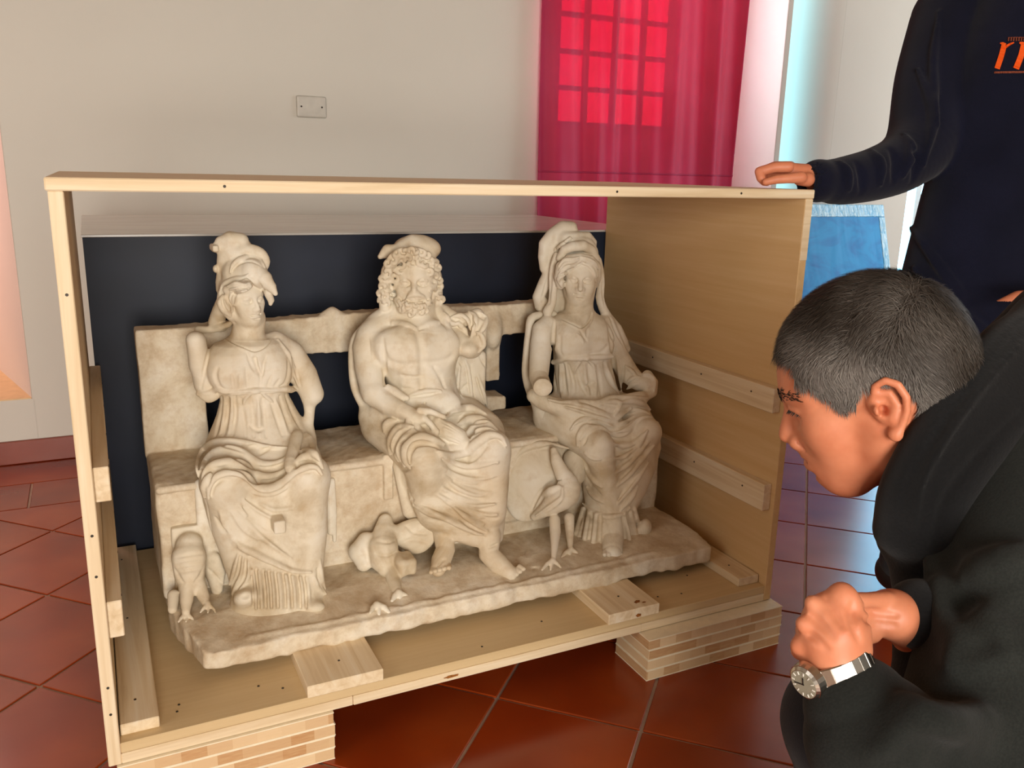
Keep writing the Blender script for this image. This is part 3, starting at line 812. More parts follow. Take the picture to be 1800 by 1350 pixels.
    s.groove(B((770, 1210), (850, 1260), (930, 1240)), 3, .005)
    # mantle folds across the lap ------------------------------------------------------
    for q, r in ((((180, 690), (165, 560), (230, 390), (340, 310), (470, 290), (620, 300), (760, 320), (900, 345), (1050, 360), (1180, 360)), 4.0),
                 (((210, 640), (260, 520), (360, 430), (500, 400), (650, 430), (760, 500), (870, 555), (1000, 555), (1110, 520), (1180, 470)), 7.0),
                 (((225, 760), (260, 640), (350, 560), (480, 540), (620, 545), (720, 590), (800, 650), (880, 690), (1000, 690), (1110, 650), (1190, 590)), 6.5),
                 (((300, 940), (310, 810), (370, 710), (480, 665), (600, 665), (700, 710), (790, 790), (880, 840), (1000, 845), (1110, 800), (1200, 720), (1300, 640), (1420, 585), (1520, 590), (1580, 670)), 7.5),
                 (((250, 930), (255, 800), (300, 700), (360, 640)), 5.0),
                 (((1260, 560), (1330, 500), (1430, 470), (1520, 500), (1590, 600)), 6.0),
                 (((1310, 430), (1400, 400), (1500, 440), (1560, 520)), 4.5)):
        s.fold(C(*q), r*1.25, .005, .003)
    for q, r in ((((240, 600), (330, 500), (480, 470), (640, 490), (760, 560), (870, 600), (1000, 590), (1120, 550)), 4.0),
                 (((290, 800), (350, 660), (470, 605), (620, 605), (720, 650), (800, 730), (900, 760), (1050, 740), (1160, 680)), 4.0),
                 (((330, 900), (370, 790), (470, 720), (600, 720), (690, 770), (790, 860), (880, 905), (1000, 905), (1120, 860), (1230, 760), (1330, 670), (1440, 640)), 4.0),
                 (((1290, 600), (1380, 545), (1490, 540)), 3.0), (((420, 340), (560, 360), (680, 410)), 2.5), (((680, 400), (800, 350), (900, 350)), 2.5), (((830, 460), (930, 400), (1010, 350)), 2.5)):
        s.groove(C(*q), r*1.15, .005, -.001)
    # support strut on the lap
    s.fold(C((1310, 190), (1265, 380), (1228, 530), (1222, 630)), 9, .003, .007, .1); s.fold(C((1400, 200), (1450, 290), (1500, 400)), 6, .004, .003)
    # shin drapery folds
    for q, r in ((((700, 960), (850, 1060), (1000, 1140), (1150, 1200)), 3.4), (((640, 1010), (760, 1160), (900, 1290), (1000, 1380)), 3.6), (((560, 1090), (700, 1280), (850, 1400)), 3.0), (((900, 1010), (1050, 1070), (1250, 1050)), 2.4), (((430, 1090), (480, 1250), (520, 1340)), 3)):
        s.fold(C(*q), r, .007)
    for q, r in ((((720, 940), (900, 1060), (1060, 1150), (1250, 1210)), 2.6), (((690, 1040), (820, 1190), (960, 1290)), 2.2), (((270, 960), (300, 1150), (330, 1300)), 3.0)):
        s.groove(C(*q), r, .005)
    s.fold(D((760, 0), (960, 200), (1150, 340), (1330, 470)), 4, .008); s.fold(D((640, 200), (780, 330), (960, 420), (1150, 520), (1330, 590), (1500, 600)), 5, .008, .001)
    s.groove(D((880, 60), (1060, 230), (1240, 380), (1370, 500)), 2.8, .006); s.groove(D((560, 60), (650, 220), (760, 340)), 3.5, .007)
    s.groove(D((900, 440), (1080, 530), (1300, 620), (1510, 620)), 3.0, .005)
    pbox(s, 482, 503, 917, 939, .20, .30, .004, .003)                                            # square strut stub
    # pleated hem
    for i, x in enumerate((905, 960, 1030, 1085, 1150, 1225, 1290, 1370, 1430)):
        s.groove(D((x, 560+(x-900)*.14), (x+22, 760), (x+30, 940)), 2.3, .004, ends=(0, 0))
        s.fold(D((x+26, 580+(x-900)*.14), (x+46, 770), (x+54, 950)), 2.2, .004, ends=(0, 0))
    for q in (((780, 420), (740, 600), (690, 720)), ((830, 450), (800, 640), (720, 810)), ((880, 480), (870, 640), (800, 760)), ((1590, 480), (1600, 640), (1640, 760)), ((1530, 640), (1580, 740), (1650, 810))):
        s.fold(D(*q), 4, .005)
    for q in (((800, 440), (770, 620), (700, 770)), ((855, 470), (840, 640), (770, 770)), ((1560, 560), (1590, 700), (1640, 790))): s.groove(D(*q), 2.8, .004)
    # head ----------------------------------------------------------------------------
    P = PX(427, 521, .445); H = 95/PPM(P); L = Local(s, P, frame(P, 34, 4, -2), H); head(L, ears=False, lips=1.25, nose=.8, jaw=1.08, deep=1.25)
    # hair
    chain_px(s, A((340, 790, .435, 55), (350, 880, .425, 75), (385, 970, .43, 70), (440, 1060, .44, 45), (470, 1110, .445, 22)), .008)
    chain_px(s, A((400, 740, .41, 50), (520, 690, .39, 50), (640, 690, .38, 45), (720, 650, .375, 30)), .008)
    chain_px(s, A((470, 830, .405, 36), (480, 900, .41, 30)), .008)
    # helmet
    chain_px(s, A((560, 545, .45, 215), (700, 530, .42, 165), (830, 610, .40, 105), (920, 700, .388, 62), (972, 782, .382, 30)), .006)
    chain_px(s, A((890, 790, .40, 48), (920, 860, .405, 40), (915, 905, .405, 24)), .008)
    s.groove(A((650, 640), (760, 680), (850, 760)), 4.0, .006)
    s.fold(A((310, 780), (350, 690), (430, 640), (520, 612), (600, 590), (650, 560)), 4.5, .004, .002)
    s.fold(A((640, 590), (720, 640), (800, 700), (870, 780)), 3.5, .005, .001)
    for q, r in ((((345, 800), (320, 880), (350, 960), (430, 1060)), 5), (((400, 770), (370, 860), (400, 960), (450, 1050)), 5), (((450, 740), (420, 830), (440, 930), (465, 1000)), 5), (((520, 790), (460, 830), (470, 920)), 4.5),
                 (((400, 700), (500, 670), (600, 690), (680, 650)), 4.5), (((420, 740), (520, 715), (620, 730), (700, 690)), 4.5), (((470, 780), (560, 750), (650, 745)), 3.5)):
        s.fold(A(*q), r, .003, .0015)
    for q in (((370, 790), (345, 880), (375, 960), (440, 1060)), ((430, 760), (395, 850), (420, 940)), ((480, 770), (440, 840), (455, 920)), ((410, 720), (510, 692), (610, 710), (690, 670)), ((450, 760), (540, 735), (630, 735))): s.groove(A(*q), 1.8, .003)
    chain_px(s, A((470, 330, .45, 75), (640, 260, .44, 66), (790, 300, .43, 62), (860, 400, .43, 50), (845, 490, .43, 34)), .006, smooth=6)
    s.fold(A((430, 540), (470, 440), (560, 375), (680, 350), (790, 385), (850, 470)), 4.2, .004, .002)
    s.groove(A((470, 500), (560, 420), (680, 400), (800, 450)), 2.2, .003)
    chain_px(s, A((260, 240, .46, 45), (330, 170, .46, 70), (440, 150, .46, 105), (560, 160, .455, 95), (620, 190, .45, 50)), .01)
    chain_px(s, A((400, 260, .46, 110), (360, 400, .465, 80), (350, 520, .47, 70), (320, 650, .475, 55), (300, 740, .475, 30)), .01)
    ell_px(s, *A((265, 490))[0], .465, 5, 7, 8, .004); pbox(s, *[A((230, 0))[0][0], A((300, 0))[0][0]], A((0, 215))[0][1], A((0, 290))[0][1], .44, .49, .004, .006)
    chain_px(s, A((350, 830, .47, 60), (320, 980, .49, 90), (270, 1120, .51, 90), (330, 1160, .50, 80)), .008)
    chain_px(s, A((60, 1210, .52, 45), (250, 1210, .50, 35), (420, 1150, .475, 35), (460, 1110, .465, 20)), .006)
    return s.mesh('seated_goddess')
if 1 in FIGS: o = link("seated_goddess", make_fig1(), M_MARBLE, st)
# ---- bearded god (middle) ---------------------------------------------------------
def curls(s, pts, R_, r, seed=1, k=.002, push=.0015):
    rg = np.random.default_rng(seed)
    for (x, y) in pts:
        a0 = rg.uniform(0, 6.28); sp = rg.choice((-1, 1)); n = 9
        q = [(x+R_*(1-.55*i/n)*math.cos(a0+sp*i*.62), y+R_*(1-.55*i/n)*math.sin(a0+sp*i*.62)) for i in range(n)]
        s.fold(q, r, k, push, .3, 'add', 6)
def scatter(poly, n, seed, dmin):
    rg = np.random.default_rng(seed); poly = np.asarray(poly, float); lo = poly.min(0); hi = poly.max(0); out = []; t = 0
    while len(out) < n and t < 6000:
        t += 1; p = rg.uniform(lo, hi); c = False; j = len(poly)-1
        for i in range(len(poly)):
            a, b = poly[i], poly[j]
            if (a[1] > p[1]) != (b[1] > p[1]) and p[0] < (b[0]-a[0])*(p[1]-a[1])/(b[1]-a[1])+a[0]: c = not c
            j = i
        if c and all(np.hypot(*(p-q)) > dmin for q in out): out.append(p)
    return out
def make_fig2():
    s = SDF((.50, .12, .195), (1.0, .64, .99), VOX)
    A = zm(640, 400, 8.4375); B = zm(600, 540, 6); C = zm(620, 690, 6); D = zm(600, 860, 5.294)
    # bare torso
    loft_px(s, [(690, 825, 745, .42, .075), (705, 815, 727, .425, .075), (690, 812, 705, .43, .075), (682, 803, 685, .435, .07), (676, 800, 657, .44, .068), (673, 799, 633, .44, .068),
                (668, 801, 612, .445, .066), (662, 799, 592, .45, .058), (672, 786, 577, .455, .048), (696, 764, 566, .46, .036)], .012)
    chain_px(s, [(730, 585, .455, 36), (730, 562, .455, 33), (731, 540, .455, 30)], .014)
    ell_px(s, 703, 609, .402, 42, 32, 17, .05); ell_px(s, 766, 607, .408, 38, 31, 17, .05)      # chest
    for x, y in ((722, 650), (722, 672), (754, 648), (754, 670)): ell_px(s, x, y, .386, 15, 11, 8, .016)
    ell_px(s, 755, 708, .378, 54, 26, 22, .03)
    # right arm laid across the lap (viewer's left)
    chain_px(s, B((310, 300, .46, 150), (270, 430, .455, 150), (285, 640, .44, 145), (330, 850, .415, 135), (350, 900, .405, 128)), .014)
    chain_px(s, B((350, 910, .405, 128), (500, 1020, .37, 112), (620, 1080, .34, 88), (690, 1110, .328, 75)), .012)
    chain_px(s, B((690, 1110, .328, 75), (770, 1150, .315, 85), (830, 1170, .308, 80)), .010, flat=((0, 0, 1), .75))
    for q in (((830, 1090, .31, 38), (940, 1100, .298, 34), (1080, 1155, .288, 26)), ((860, 1160, .30, 36), (930, 1220, .288, 33), (1010, 1310, .278, 27)), ((780, 1210, .305, 38), (800, 1270, .295, 34), (830, 1330, .288, 28)), ((710, 1190, .31, 36), (720, 1250, .30, 32), (740, 1300, .293, 26))): chain_px(s, B(*q), .003)
    chain_px(s, B((860, 1130, .338, 90), (980, 1210, .318, 85), (900, 1290, .318, 80)), .02)
    # broken attribute by the wrist
    chain_px(s, B((490, 850, .385, 40), (560, 890, .375, 48), (640, 950, .36, 48), (690, 960, .355, 32)), .005)
    # cloak edge down the back of the right arm
    chain_px(s, B((480, 50, .47, 30), (330, 150, .475, 40), (190, 270, .48, 45), (130, 400, .485, 48), (118, 620, .48, 45), (140, 830, .465, 45), (200, 980, .455, 45), (290, 1120, .44, 50), (360, 1230, .43, 60)), .005, smooth=6)
    # left shoulder, cloak and broken raised arm
    chain_px(s, B((1130, 260, .45, 105), (1250, 370, .42, 110), (1340, 440, .395, 95)), .010)
    chain_px(s, B((1390, 440, .395, 95), (1450, 330, .40, 85), (1455, 180, .41, 85), (1440, 90, .42, 70)), .010)
    ell_px(s, *B((1340, 450))[0], .385, 17, 12, 14, .006)
    chain_px(s, B((1000, 10, .455, 42), (1080, 120, .43, 45), (1140, 270, .405, 42), (1200, 420, .395, 38)), .005)
    chain_px(s, B((1080, 60, .46, 85), (1200, 130, .44, 80), (1320, 130, .43, 70), (1430, 70, .43, 60)), .008)
    for q, r in ((((1090, 60), (1150, 150), (1200, 180), (1240, 150)), 5), (((1160, 100), (1260, 90), (1330, 150), (1360, 240)), 4.5), (((1220, 160), (1290, 220), (1330, 300)), 4.5), (((1340, 40), (1410, 90), (1410, 200), (1360, 330)), 4), (((1480, 60), (1530, 120), (1500, 220), (1430, 300)), 4), (((1420, 260), (1480, 300), (1500, 400), (1450, 480)), 4)): s.fold(B(*q), r, .004, .002)
    for q in (((1120, 60), (1180, 130), (1230, 140)), ((1260, 110), (1310, 170), (1340, 240)), ((1380, 120), (1400, 220), (1360, 320)), ((1440, 60), (1500, 130))): s.groove(B(*q), 3, .004)
    pbox(s, 800, 856, 620, 735, .455, .54, .012, .008, .001)
    for q in (((1270, 540), (1330, 700), (1370, 1050)), ((1360, 530), (1380, 760), (1410, 1060)), ((1460, 520), (1530, 640)), ((1420, 740), (1480, 900), (1520, 1050)), ((1260, 880), (1340, 800)), ((1240, 560), (1290, 640))): s.groove(B(*q), 2.2, .004)
    for q in (((1310, 560), (1350, 720), (1385, 1040)), ((1440, 720), (1500, 900), (1535, 1040)), ((1250, 620), (1230, 860), (1300, 1040))): s.fold(B(*q), 2.6, .005)
    # lines of the torso
    s.groove(B((455, 500), (490, 560), (570, 600), (680, 615), (790, 600)), 1.1, .016); s.groove(B((880, 590), (980, 590), (1100, 560), (1170, 520)), 1.0, .016)
    s.groove(B((800, 270), (835, 400), (850, 600), (850, 860)), 1.4, .016); s.groove(B((440, 330), (455, 560), (450, 840)), 3.0, .006)
    chain_px(s, B((560, 60, .47, 110), (420, 170, .468, 110)), .03); chain_px(s, B((880, 60, .47, 110), (1020, 170, .468, 105)), .03)
    s.groove(B((560, 180), (680, 200), (780, 240)), 2, .006); s.groove(B((820, 240), (900, 200), (1020, 170)), 2, .006)
    s.fold(B((550, 160), (680, 185), (770, 215)), 3, .010); s.fold(B((850, 210), (930, 175), (1030, 150)), 3, .010)
    s.fold(B((720, 930), (860, 890), (980, 880), (1050, 880)), 3, .005); s.groove(B((760, 945), (900, 930), (1040, 900)), 2.2, .004); s.groove(B((860, 1010), (960, 1060), (1080, 1120), (1220, 1085), (1290, 1060)), 2.2, .004)
    s.groove(B((980, 640), (1050, 740), (1090, 850)), 2, .008); s.groove(B((640, 720), (760, 740), (860, 730)), 1.6, .007); s.groove(B((650, 860), (750, 870)), 1.6, .007)
    ell_px(s, *B((880, 1010))[0], .35, 2.5, 2.5, 6, .003, 'sub')
    # lap
    chain_px(s, C((350, 320, .43, 270), (560, 480, .36, 270), (760, 690, .285, 235)), .02); chain_px(s, C((1200, 290, .42, 240), (1350, 430, .35, 250), (1440, 600, .275, 210)), .02)
    chain_px(s, C((800, 400, .39, 250), (1000, 620, .31, 210)), .03)
    loft_px(s, [(712, 892, 800, .325, .075), (716, 893, 838, .315, .08), (724, 893, 875, .305, .08), (738, 890, 905, .295, .075), (768, 887, 930, .285, .065), (806, 884, 945, .275, .055)], .02)
    chain_px(s, C((760, 690, .262, 215), (800, 1000, .28, 190), (880, 1280, .275, 150)), .025); chain_px(s, C((1460, 610, .252, 195), (1500, 900, .25, 150), (1480, 1250, .235, 140)), .025)
    chain_px(s, C((480, 780, .345, 55), (530, 1000, .34, 60), (600, 1250, .335, 75), (700, 1350, .33, 60)), .012)
    chain_px(s, C((180, 250, .44, 110), (300, 380, .42, 120), (380, 560, .39, 90)), .012)
    # mantle folds
    for q, r in ((((640, 360), (520, 370), (440, 450), (400, 560), (395, 650)), 7), (((660, 400), (560, 410), (480, 490), (450, 600), (480, 720)), 7), (((720, 430), (620, 450), (530, 540), (510, 650), (550, 780)), 7.5),
                 (((960, 540), (860, 500), (740, 480), (640, 510), (570, 600), (560, 720), (610, 800)), 8), (((460, 300), (370, 330), (330, 420)), 6),
                 (((1110, 340), (1230, 290), (1360, 290), (1470, 320)), 6.5), (((1190, 440), (1300, 360), (1420, 340), (1520, 390)), 6.5), (((1240, 530), (1330, 430), (1450, 420), (1570, 470)), 6.5), (((980, 270), (1080, 200), (1240, 170), (1400, 220)), 6), (((900, 620), (1050, 660), (1200, 620), (1330, 520), (1440, 450), (1560, 470), (1620, 560)), 6.5)):
        s.fold(C(*q), r*1.15, .005, .003)
    for q, r in ((((600, 380), (500, 430), (430, 560), (430, 680)), 4), (((680, 420), (570, 480), (490, 600), (510, 740)), 4), (((900, 580), (780, 540), (660, 550), (600, 640), (600, 750)), 5), (((1150, 380), (1280, 320), (1420, 310)), 3.6), (((1210, 490), (1320, 400), (1450, 380)), 3.6), (((500, 815), (560, 815), (640, 790)), 3), (((980, 260), (1120, 230), (1280, 210)), 3)):
        s.groove(C(*q), r, .004, -.001)
    # broken thunderbolt on the lap
    chain_px(s, C((900, 330, .30, 60), (1000, 400, .285, 95), (1110, 470, .278, 100), (1170, 530, .272, 70), (1040, 590, .27, 40)), .006)
    for i in range(6): s.groove(C((920+i*18, 300+i*42), (1040+i*14, 360+i*38), (1160, 440+i*26)), 1.5, .002)
    # skirt folds sweeping to the left knee
    for q, r in ((((930, 650), (1050, 740), (1200, 780), (1400, 760), (1530, 740)), 5), (((930, 780), (1080, 880), (1260, 930), (1480, 905)), 5), (((960, 880), (1100, 990), (1280, 1060), (1470, 1070)), 5.5), (((950, 1010), (1100, 1110), (1300, 1180), (1500, 1170)), 5.5), (((900, 1080), (1100, 1200), (1320, 1290), (1520, 1290)), 5.5), (((1000, 1230), (1180, 1310), (1380, 1390)), 5), (((640, 1190), (800, 1270), (1000, 1320), (1200, 1400)), 5)):
        s.fold(C(*q), r, .008, .001)
    for q, r in ((((940, 700), (1080, 800), (1230, 835), (1400, 800), (1500, 760)), 3), (((1000, 830), (1160, 910), (1350, 945), (1520, 905)), 3), (((1060, 940), (1200, 1010), (1380, 1070), (1500, 1075)), 3), (((1000, 1060), (1180, 1150), (1400, 1155), (1530, 1150)), 3), (((1000, 1150), (1200, 1250), (1400, 1320), (1530, 1330)), 3), (((520, 850), (570, 1010), (650, 1170)), 4.5), (((1210, 755), (1330, 660), (1410, 570)), 2.4)):
        s.groove(C(*q), r, .006)
    s.fold(D((640, 100), (820, 200), (1020, 300), (1200, 380), (1300, 420), (1480, 420)), 4, .006); s.groove(D((1180, 430), (1320, 445), (1480, 425)), 2, .004); s.fold(D((1060, 180), (1200, 290), (1360, 390)), 3.5, .007); s.groove(D((1020, 190), (1180, 330), (1330, 410)), 2.5, .006)
    # feet
    chain_px(s, D((950, 430, .265, 92), (970, 560, .245, 88), (930, 660, .228, 92), (900, 740, .208, 72)), .008)
    chain_px(s, D((1380, 440, .235, 100), (1370, 600, .222, 92), (1460, 690, .198, 95), (1570, 780, .172, 72)), .008)
    for i in range(5):
        chain_px(s, D((850+i*38, 740-i*6, .205, 26), (835+i*42, 772-i*10, .19, 22)), .003)
        chain_px(s, D((1540+i*30, 825-i*26, .172, 26), (1570+i*32, 845-i*26, .158, 20)), .003)
    s.groove(D((900, 720), (930, 670), (980, 650)), 2.5, .004); s.groove(D((1370, 545), (1420, 525), (1470, 500)), 2, .004)
    # head
    P = PX(729, 491, .462); H = 114/PPM(P); L = Local(s, P, frame(P, -2, 0, -2), H); head(L, male=True, ears=False, nose=.7, deep=1.25)
    ell_px(s, 729, 498, .490, 49, 58, 44, .006); chain_px(s, A((330, 1150, .475, 90), (320, 900, .475, 90), (380, 640, .47, 100), (700, 450, .46, 110), (980, 640, .47, 100), (1050, 900, .475, 90), (1060, 1100, .475, 80)), .006)
    for q in (A((330, 1260, .465, 60), (310, 1180, .46, 85), (290, 1000, .455, 85), (300, 820, .45, 80), (340, 640, .44, 85), (430, 480, .43, 90), (570, 400, .425, 90), (730, 380, .425, 85), (880, 410, .43, 85), (1000, 510, .44, 85), (1060, 660, .45, 75), (1075, 830, .455, 78), (1080, 990, .46, 85), (1090, 1110, .46, 75), (1080, 1220, .46, 55)),
              A((520, 1090, .44, 70), (570, 1200, .435, 80), (680, 1260, .43, 85), (800, 1260, .43, 85), (900, 1190, .435, 75), (950, 1090, .44, 60)), A((620, 1150, .42, 75), (750, 1180, .418, 85), (870, 1140, .42, 70))): chain_px(s, q, .006)
    chain_px(s, A((240, 430, .47, 40), (350, 330, .468, 80), (480, 330, .465, 80), (600, 270, .462, 80), (720, 210, .46, 100), (860, 240, .46, 105), (920, 320, .46, 80)), .008)
    ell_px(s, 733, 437, .472, 42, 24, 34, .01); chain_px(s, A((340, 380, .47, 70), (480, 400, .465, 80), (900, 380, .465, 80)), .01)
    s.fold(A((330, 480), (420, 390), (560, 330), (700, 345), (800, 325), (880, 350), (980, 390)), 3.6, .003, .002)
    for q in (((620, 1070), (680, 1010), (750, 1000)), ((760, 1000), (850, 1010), (920, 1070))): s.fold(A(*q), 2.8, .003, -.001)
    ring = A((250, 1150), (240, 950), (260, 760), (320, 560), (420, 400), (560, 350), (740, 330), (900, 350), (1030, 460), (1110, 640), (1120, 850), (1150, 1080), (1010, 1080), (1010, 800), (960, 640), (860, 570), (720, 530), (560, 600), (470, 720), (430, 900), (420, 1080))
    curls(s, scatter(ring, 44, 5, 9.0), 6.4, 3.3, 2, .003)
    beard = A((470, 1080), (520, 1050), (600, 1110), (750, 1130), (900, 1110), (980, 1040), (1000, 1110), (930, 1230), (800, 1310), (660, 1290), (540, 1220))
    curls(s, scatter(beard, 26, 8, 6.4), 4.4, 2.5, 3, .003)
    return s.mesh('seated_god')
if 2 in FIGS: link("seated_god", make_fig2(), M_MARBLE, st)
# ---- veiled goddess (right) --------------------------------------------------------
def make_fig3():
    s = SDF((.86, .12, .195), (1.36, .66, 1.0), VOX)
    A = zm(930, 380, 6.75); B = zm(900, 540, 6.4286); C = zm(900, 690, 6); D = zm(880, 840, 4.7368)
    loft_px(s, [(970, 1096, 715, .43, .075), (974, 1090, 696, .435, .07), (973, 1083, 672, .44, .064), (975, 1077, 649, .445, .06), (973, 1075, 633, .445, .062), (972, 1073, 614, .445, .066), (970, 1070, 594, .447, .064),
                (966, 1066, 576, .45, .056), (968, 1062, 560, .455, .046), (984, 1046, 549, .46, .036)], .012)
    chain_px(s, [(1018, 565, .455, 30), (1018, 540, .455, 25), (1020, 515, .455, 23)], .012)
    ell_px(s, 1002, 601, .410, 27, 27, 20, .035); ell_px(s, 1053, 599, .416, 24, 26, 20, .035)
    # right arm with broken end (viewer's left)
    chain_px(s, B((400, 190, .46, 100), (345, 260, .455, 118), (330, 430, .445, 125), (310, 640, .42, 118), (300, 790, .395, 110), (335, 880, .365, 106), (348, 903, .335, 98)), .010)
    ell_px(s, 954, 681, .322, 17, 16, 5, .003)
    chain_px(s, B((470, 70, .48, 35), (330, 90, .49, 45), (220, 130, .49, 48), (190, 300, .49, 45), (165, 540, .48, 45), (155, 740, .47, 45), (190, 900, .455, 50), (260, 1050, .44, 60), (330, 1150, .42, 70)), .005, smooth=6)
    # left arm under the cloak
    chain_px(s, B((1060, 190, .455, 105), (1130, 380, .45, 110), (1220, 580, .44, 115), (1310, 740, .42, 120), (1430, 850, .385, 95), (1540, 880, .355, 85)), .012)
    chain_px(s, B((1020, 0, .47, 40), (1080, 120, .465, 60), (1170, 250, .46, 75), (1240, 400, .46, 75), (1290, 470, .46, 50)), .006)
    chain_px(s, B((1530, 770, .37, 60), (1590, 850, .352, 60), (1580, 960, .345, 60), (1500, 1010, .34, 55)), .006)
    ell_px(s, *B((1440, 870))[0], .345, 9, 7, 9, .004, 'sub')
    # mantle roll across the waist, lap and legs
    chain_px(s, B((250, 1000, .40, 85), (380, 1080, .375, 95), (560, 1130, .35, 95), (800, 1160, .335, 95), (1050, 1140, .325, 95), (1250, 1080, .33, 90), (1450, 1030, .335, 80)), .012, smooth=8)
    chain_px(s, C((450, 250, .42, 230), (650, 380, .35, 220), (880, 560, .285, 175)), .02); chain_px(s, C((1150, 200, .42, 200), (1300, 310, .34, 190), (1420, 420, .278, 150)), .02)
    chain_px(s, C((900, 300, .36, 170), (1150, 450, .30, 130)), .03)
    loft_px(s, [(1006, 1160, 762, .335, .07), (1014, 1162, 790, .325, .075), (1022, 1150, 830, .31, .075), (1026, 1134, 865, .295, .07), (1030, 1116, 895, .28, .06), (1034, 1108, 908, .275, .055)], .015)
    chain_px(s, C((910, 560, .265, 150), (960, 800, .262, 130), (1010, 1050, .255, 110), (1040, 1260, .245, 95)), .02)
    chain_px(s, C((1430, 420, .262, 130), (1340, 700, .29, 110), (1230, 1000, .29, 100), (1150, 1230, .28, 90)), .02)
    loft_px(s, [(1005, 1122, 958, .262, .06), (1012, 1118, 935, .265, .055), (1026, 1110, 905, .27, .05)], .010)
    chain_px(s, D((930, 380, .235, 95), (935, 500, .215, 90), (930, 590, .188, 85), (930, 620, .178, 75)), .010)
    for i in range(5): chain_px(s, D((868+i*32, 615, .178, 22), (865+i*34, 640, .165, 18)), .003)
    ell_px(s, *D((1200, 410))[0], .235, 12, 16, 18, .006)
    # dress
    s.groove(B((560, 130), (680, 190), (790, 235), (870, 150), (900, 60)), 2.2, .003); s.fold(B((560, 150), (680, 210), (790, 255), (890, 165), (920, 60)), 2, .003)
    s.groove(B((770, 260), (820, 340), (850, 390)), 2.2, .004); s.groove(B((860, 240), (840, 330)), 2, .004); s.fold(B((740, 300), (790, 360), (810, 400)), 2, .004)
    s.groove(B((480, 140), (470, 350), (450, 620)), 3.4, .005); s.groove(B((550, 330), (540, 480), (560, 540)), 1.3, .008); s.groove(B((1090, 250), (1120, 420), (1130, 560)), 2.4, .006); s.groove(B((880, 540), (1010, 510), (1080, 440)), 1.2, .010)
    s.fold(B((470, 620), (540, 600), (620, 575), (760, 580), (850, 570), (980, 565), (1120, 555)), 4, .003, ends=(0, 0)); ell_px(s, *B((840, 585))[0], .378, 6, 4, 5, .003)
    s.fold(B((790, 600), (730, 680), (700, 760)), 2, .003); s.fold(B((850, 600), (900, 640), (960, 710)), 2, .003)
    for q in (((580, 640), (590, 820), (605, 1040)), ((640, 650), (690, 830), (710, 960)), ((740, 700), (780, 860), (850, 1000)), ((860, 640), (880, 800), (900, 1000)), ((960, 650), (990, 850), (1010, 1000)), ((1030, 620), (1090, 820), (1200, 960)), ((1090, 600), (1160, 800), (1230, 960)), ((470, 660), (490, 900), (520, 1030))): s.groove(B(*q), 2.8, .005)
    for q in (((540, 650), (550, 850), (560, 1030)), ((610, 640), (640, 830), (650, 1000)), ((820, 640), (830, 800), (870, 980)), ((920, 650), (945, 850), (950, 1000)), ((1060, 640), (1130, 830), (1210, 980)), ((1180, 560), (1220, 780), (1240, 960))): s.fold(B(*q), 2.8, .005)
    s.groove(B((840, 890), (890, 860), (940, 850)), 2.6, .005)
    for q in (((1100, 100), (1180, 280), (1260, 440)), ((1060, 140), (1130, 330), (1180, 480)), ((1270, 640), (1250, 780), (1240, 950))): s.groove(B(*q), 2.4, .004)
    for q in (((1280, 660), (1350, 720), (1420, 800)), ((1300, 850), (1370, 800), (1440, 780)), ((1290, 930), (1370, 880), (1440, 860)), ((1480, 760), (1550, 760), (1610, 830), (1610, 950))): s.fold(B(*q), 3, .004)
    # mantle folds
    for q, r in ((((400, 80), (560, 110), (750, 150), (920, 210), (1050, 255), (1180, 200), (1330, 180), (1450, 220)), 5), (((560, 150), (760, 200), (930, 250), (1060, 290), (1170, 230), (1260, 170)), 4.5), (((380, 70), (520, 100), (720, 100), (900, 110), (1060, 60), (1300, 50), (1440, 60)), 4.5), (((930, 140), (1050, 100), (1130, 110), (1120, 180), (1080, 240)), 4), (((1130, 110), (1280, 90), (1400, 130), (1460, 180)), 4.5),
                 (((620, 390), (700, 310), (820, 280), (940, 300), (1060, 350), (1180, 320), (1280, 250)), 6), (((690, 560), (700, 460), (770, 370), (880, 330), (990, 360), (1090, 420), (1200, 400), (1300, 310), (1400, 260), (1470, 260)), 7), (((720, 500), (790, 410), (900, 370), (1000, 410), (1080, 450)), 5),
                 (((1050, 540), (1170, 560), (1290, 540), (1380, 440)), 4.5), (((1060, 700), (1180, 680), (1300, 600), (1430, 400)), 5), (((1090, 850), (1220, 760), (1330, 640), (1440, 520)), 5), (((1110, 990), (1220, 880), (1350, 720), (1500, 560)), 5), (((1120, 1170), (1220, 1030), (1350, 860), (1440, 740)), 5), (((1150, 1240), (1260, 1100), (1330, 980)), 4.5),
                 (((760, 640), (850, 690), (930, 710)), 3.5), (((770, 800), (860, 920), (940, 1000)), 4), (((780, 1000), (860, 1090), (960, 1160)), 4)):
        s.fold(C(*q), r, .005, .001)
    for q, r in ((((560, 130), (760, 175), (930, 230), (1040, 270)), 2.8), (((640, 360), (760, 320), (900, 320), (1050, 390), (1180, 360), (1290, 280)), 3.5), (((1020, 420), (1120, 450), (1240, 420)), 3.4), (((740, 560), (790, 470)), 3), (((1060, 620), (1180, 620), (1300, 560)), 2.6), (((1090, 780), (1220, 700), (1330, 590)), 2.8), (((1110, 930), (1230, 820), (1350, 670)), 2.8), (((1120, 1130), (1230, 980), (1330, 870)), 3), (((930, 120), (1020, 130), (1100, 150)), 2.6), (((790, 900), (860, 1000), (940, 1080)), 2.6)):
        s.groove(C(*q), r, .004, -.0005)
    s.fold(D((680, 210), (780, 290), (900, 325), (1020, 300), (1080, 250)), 4, .004)
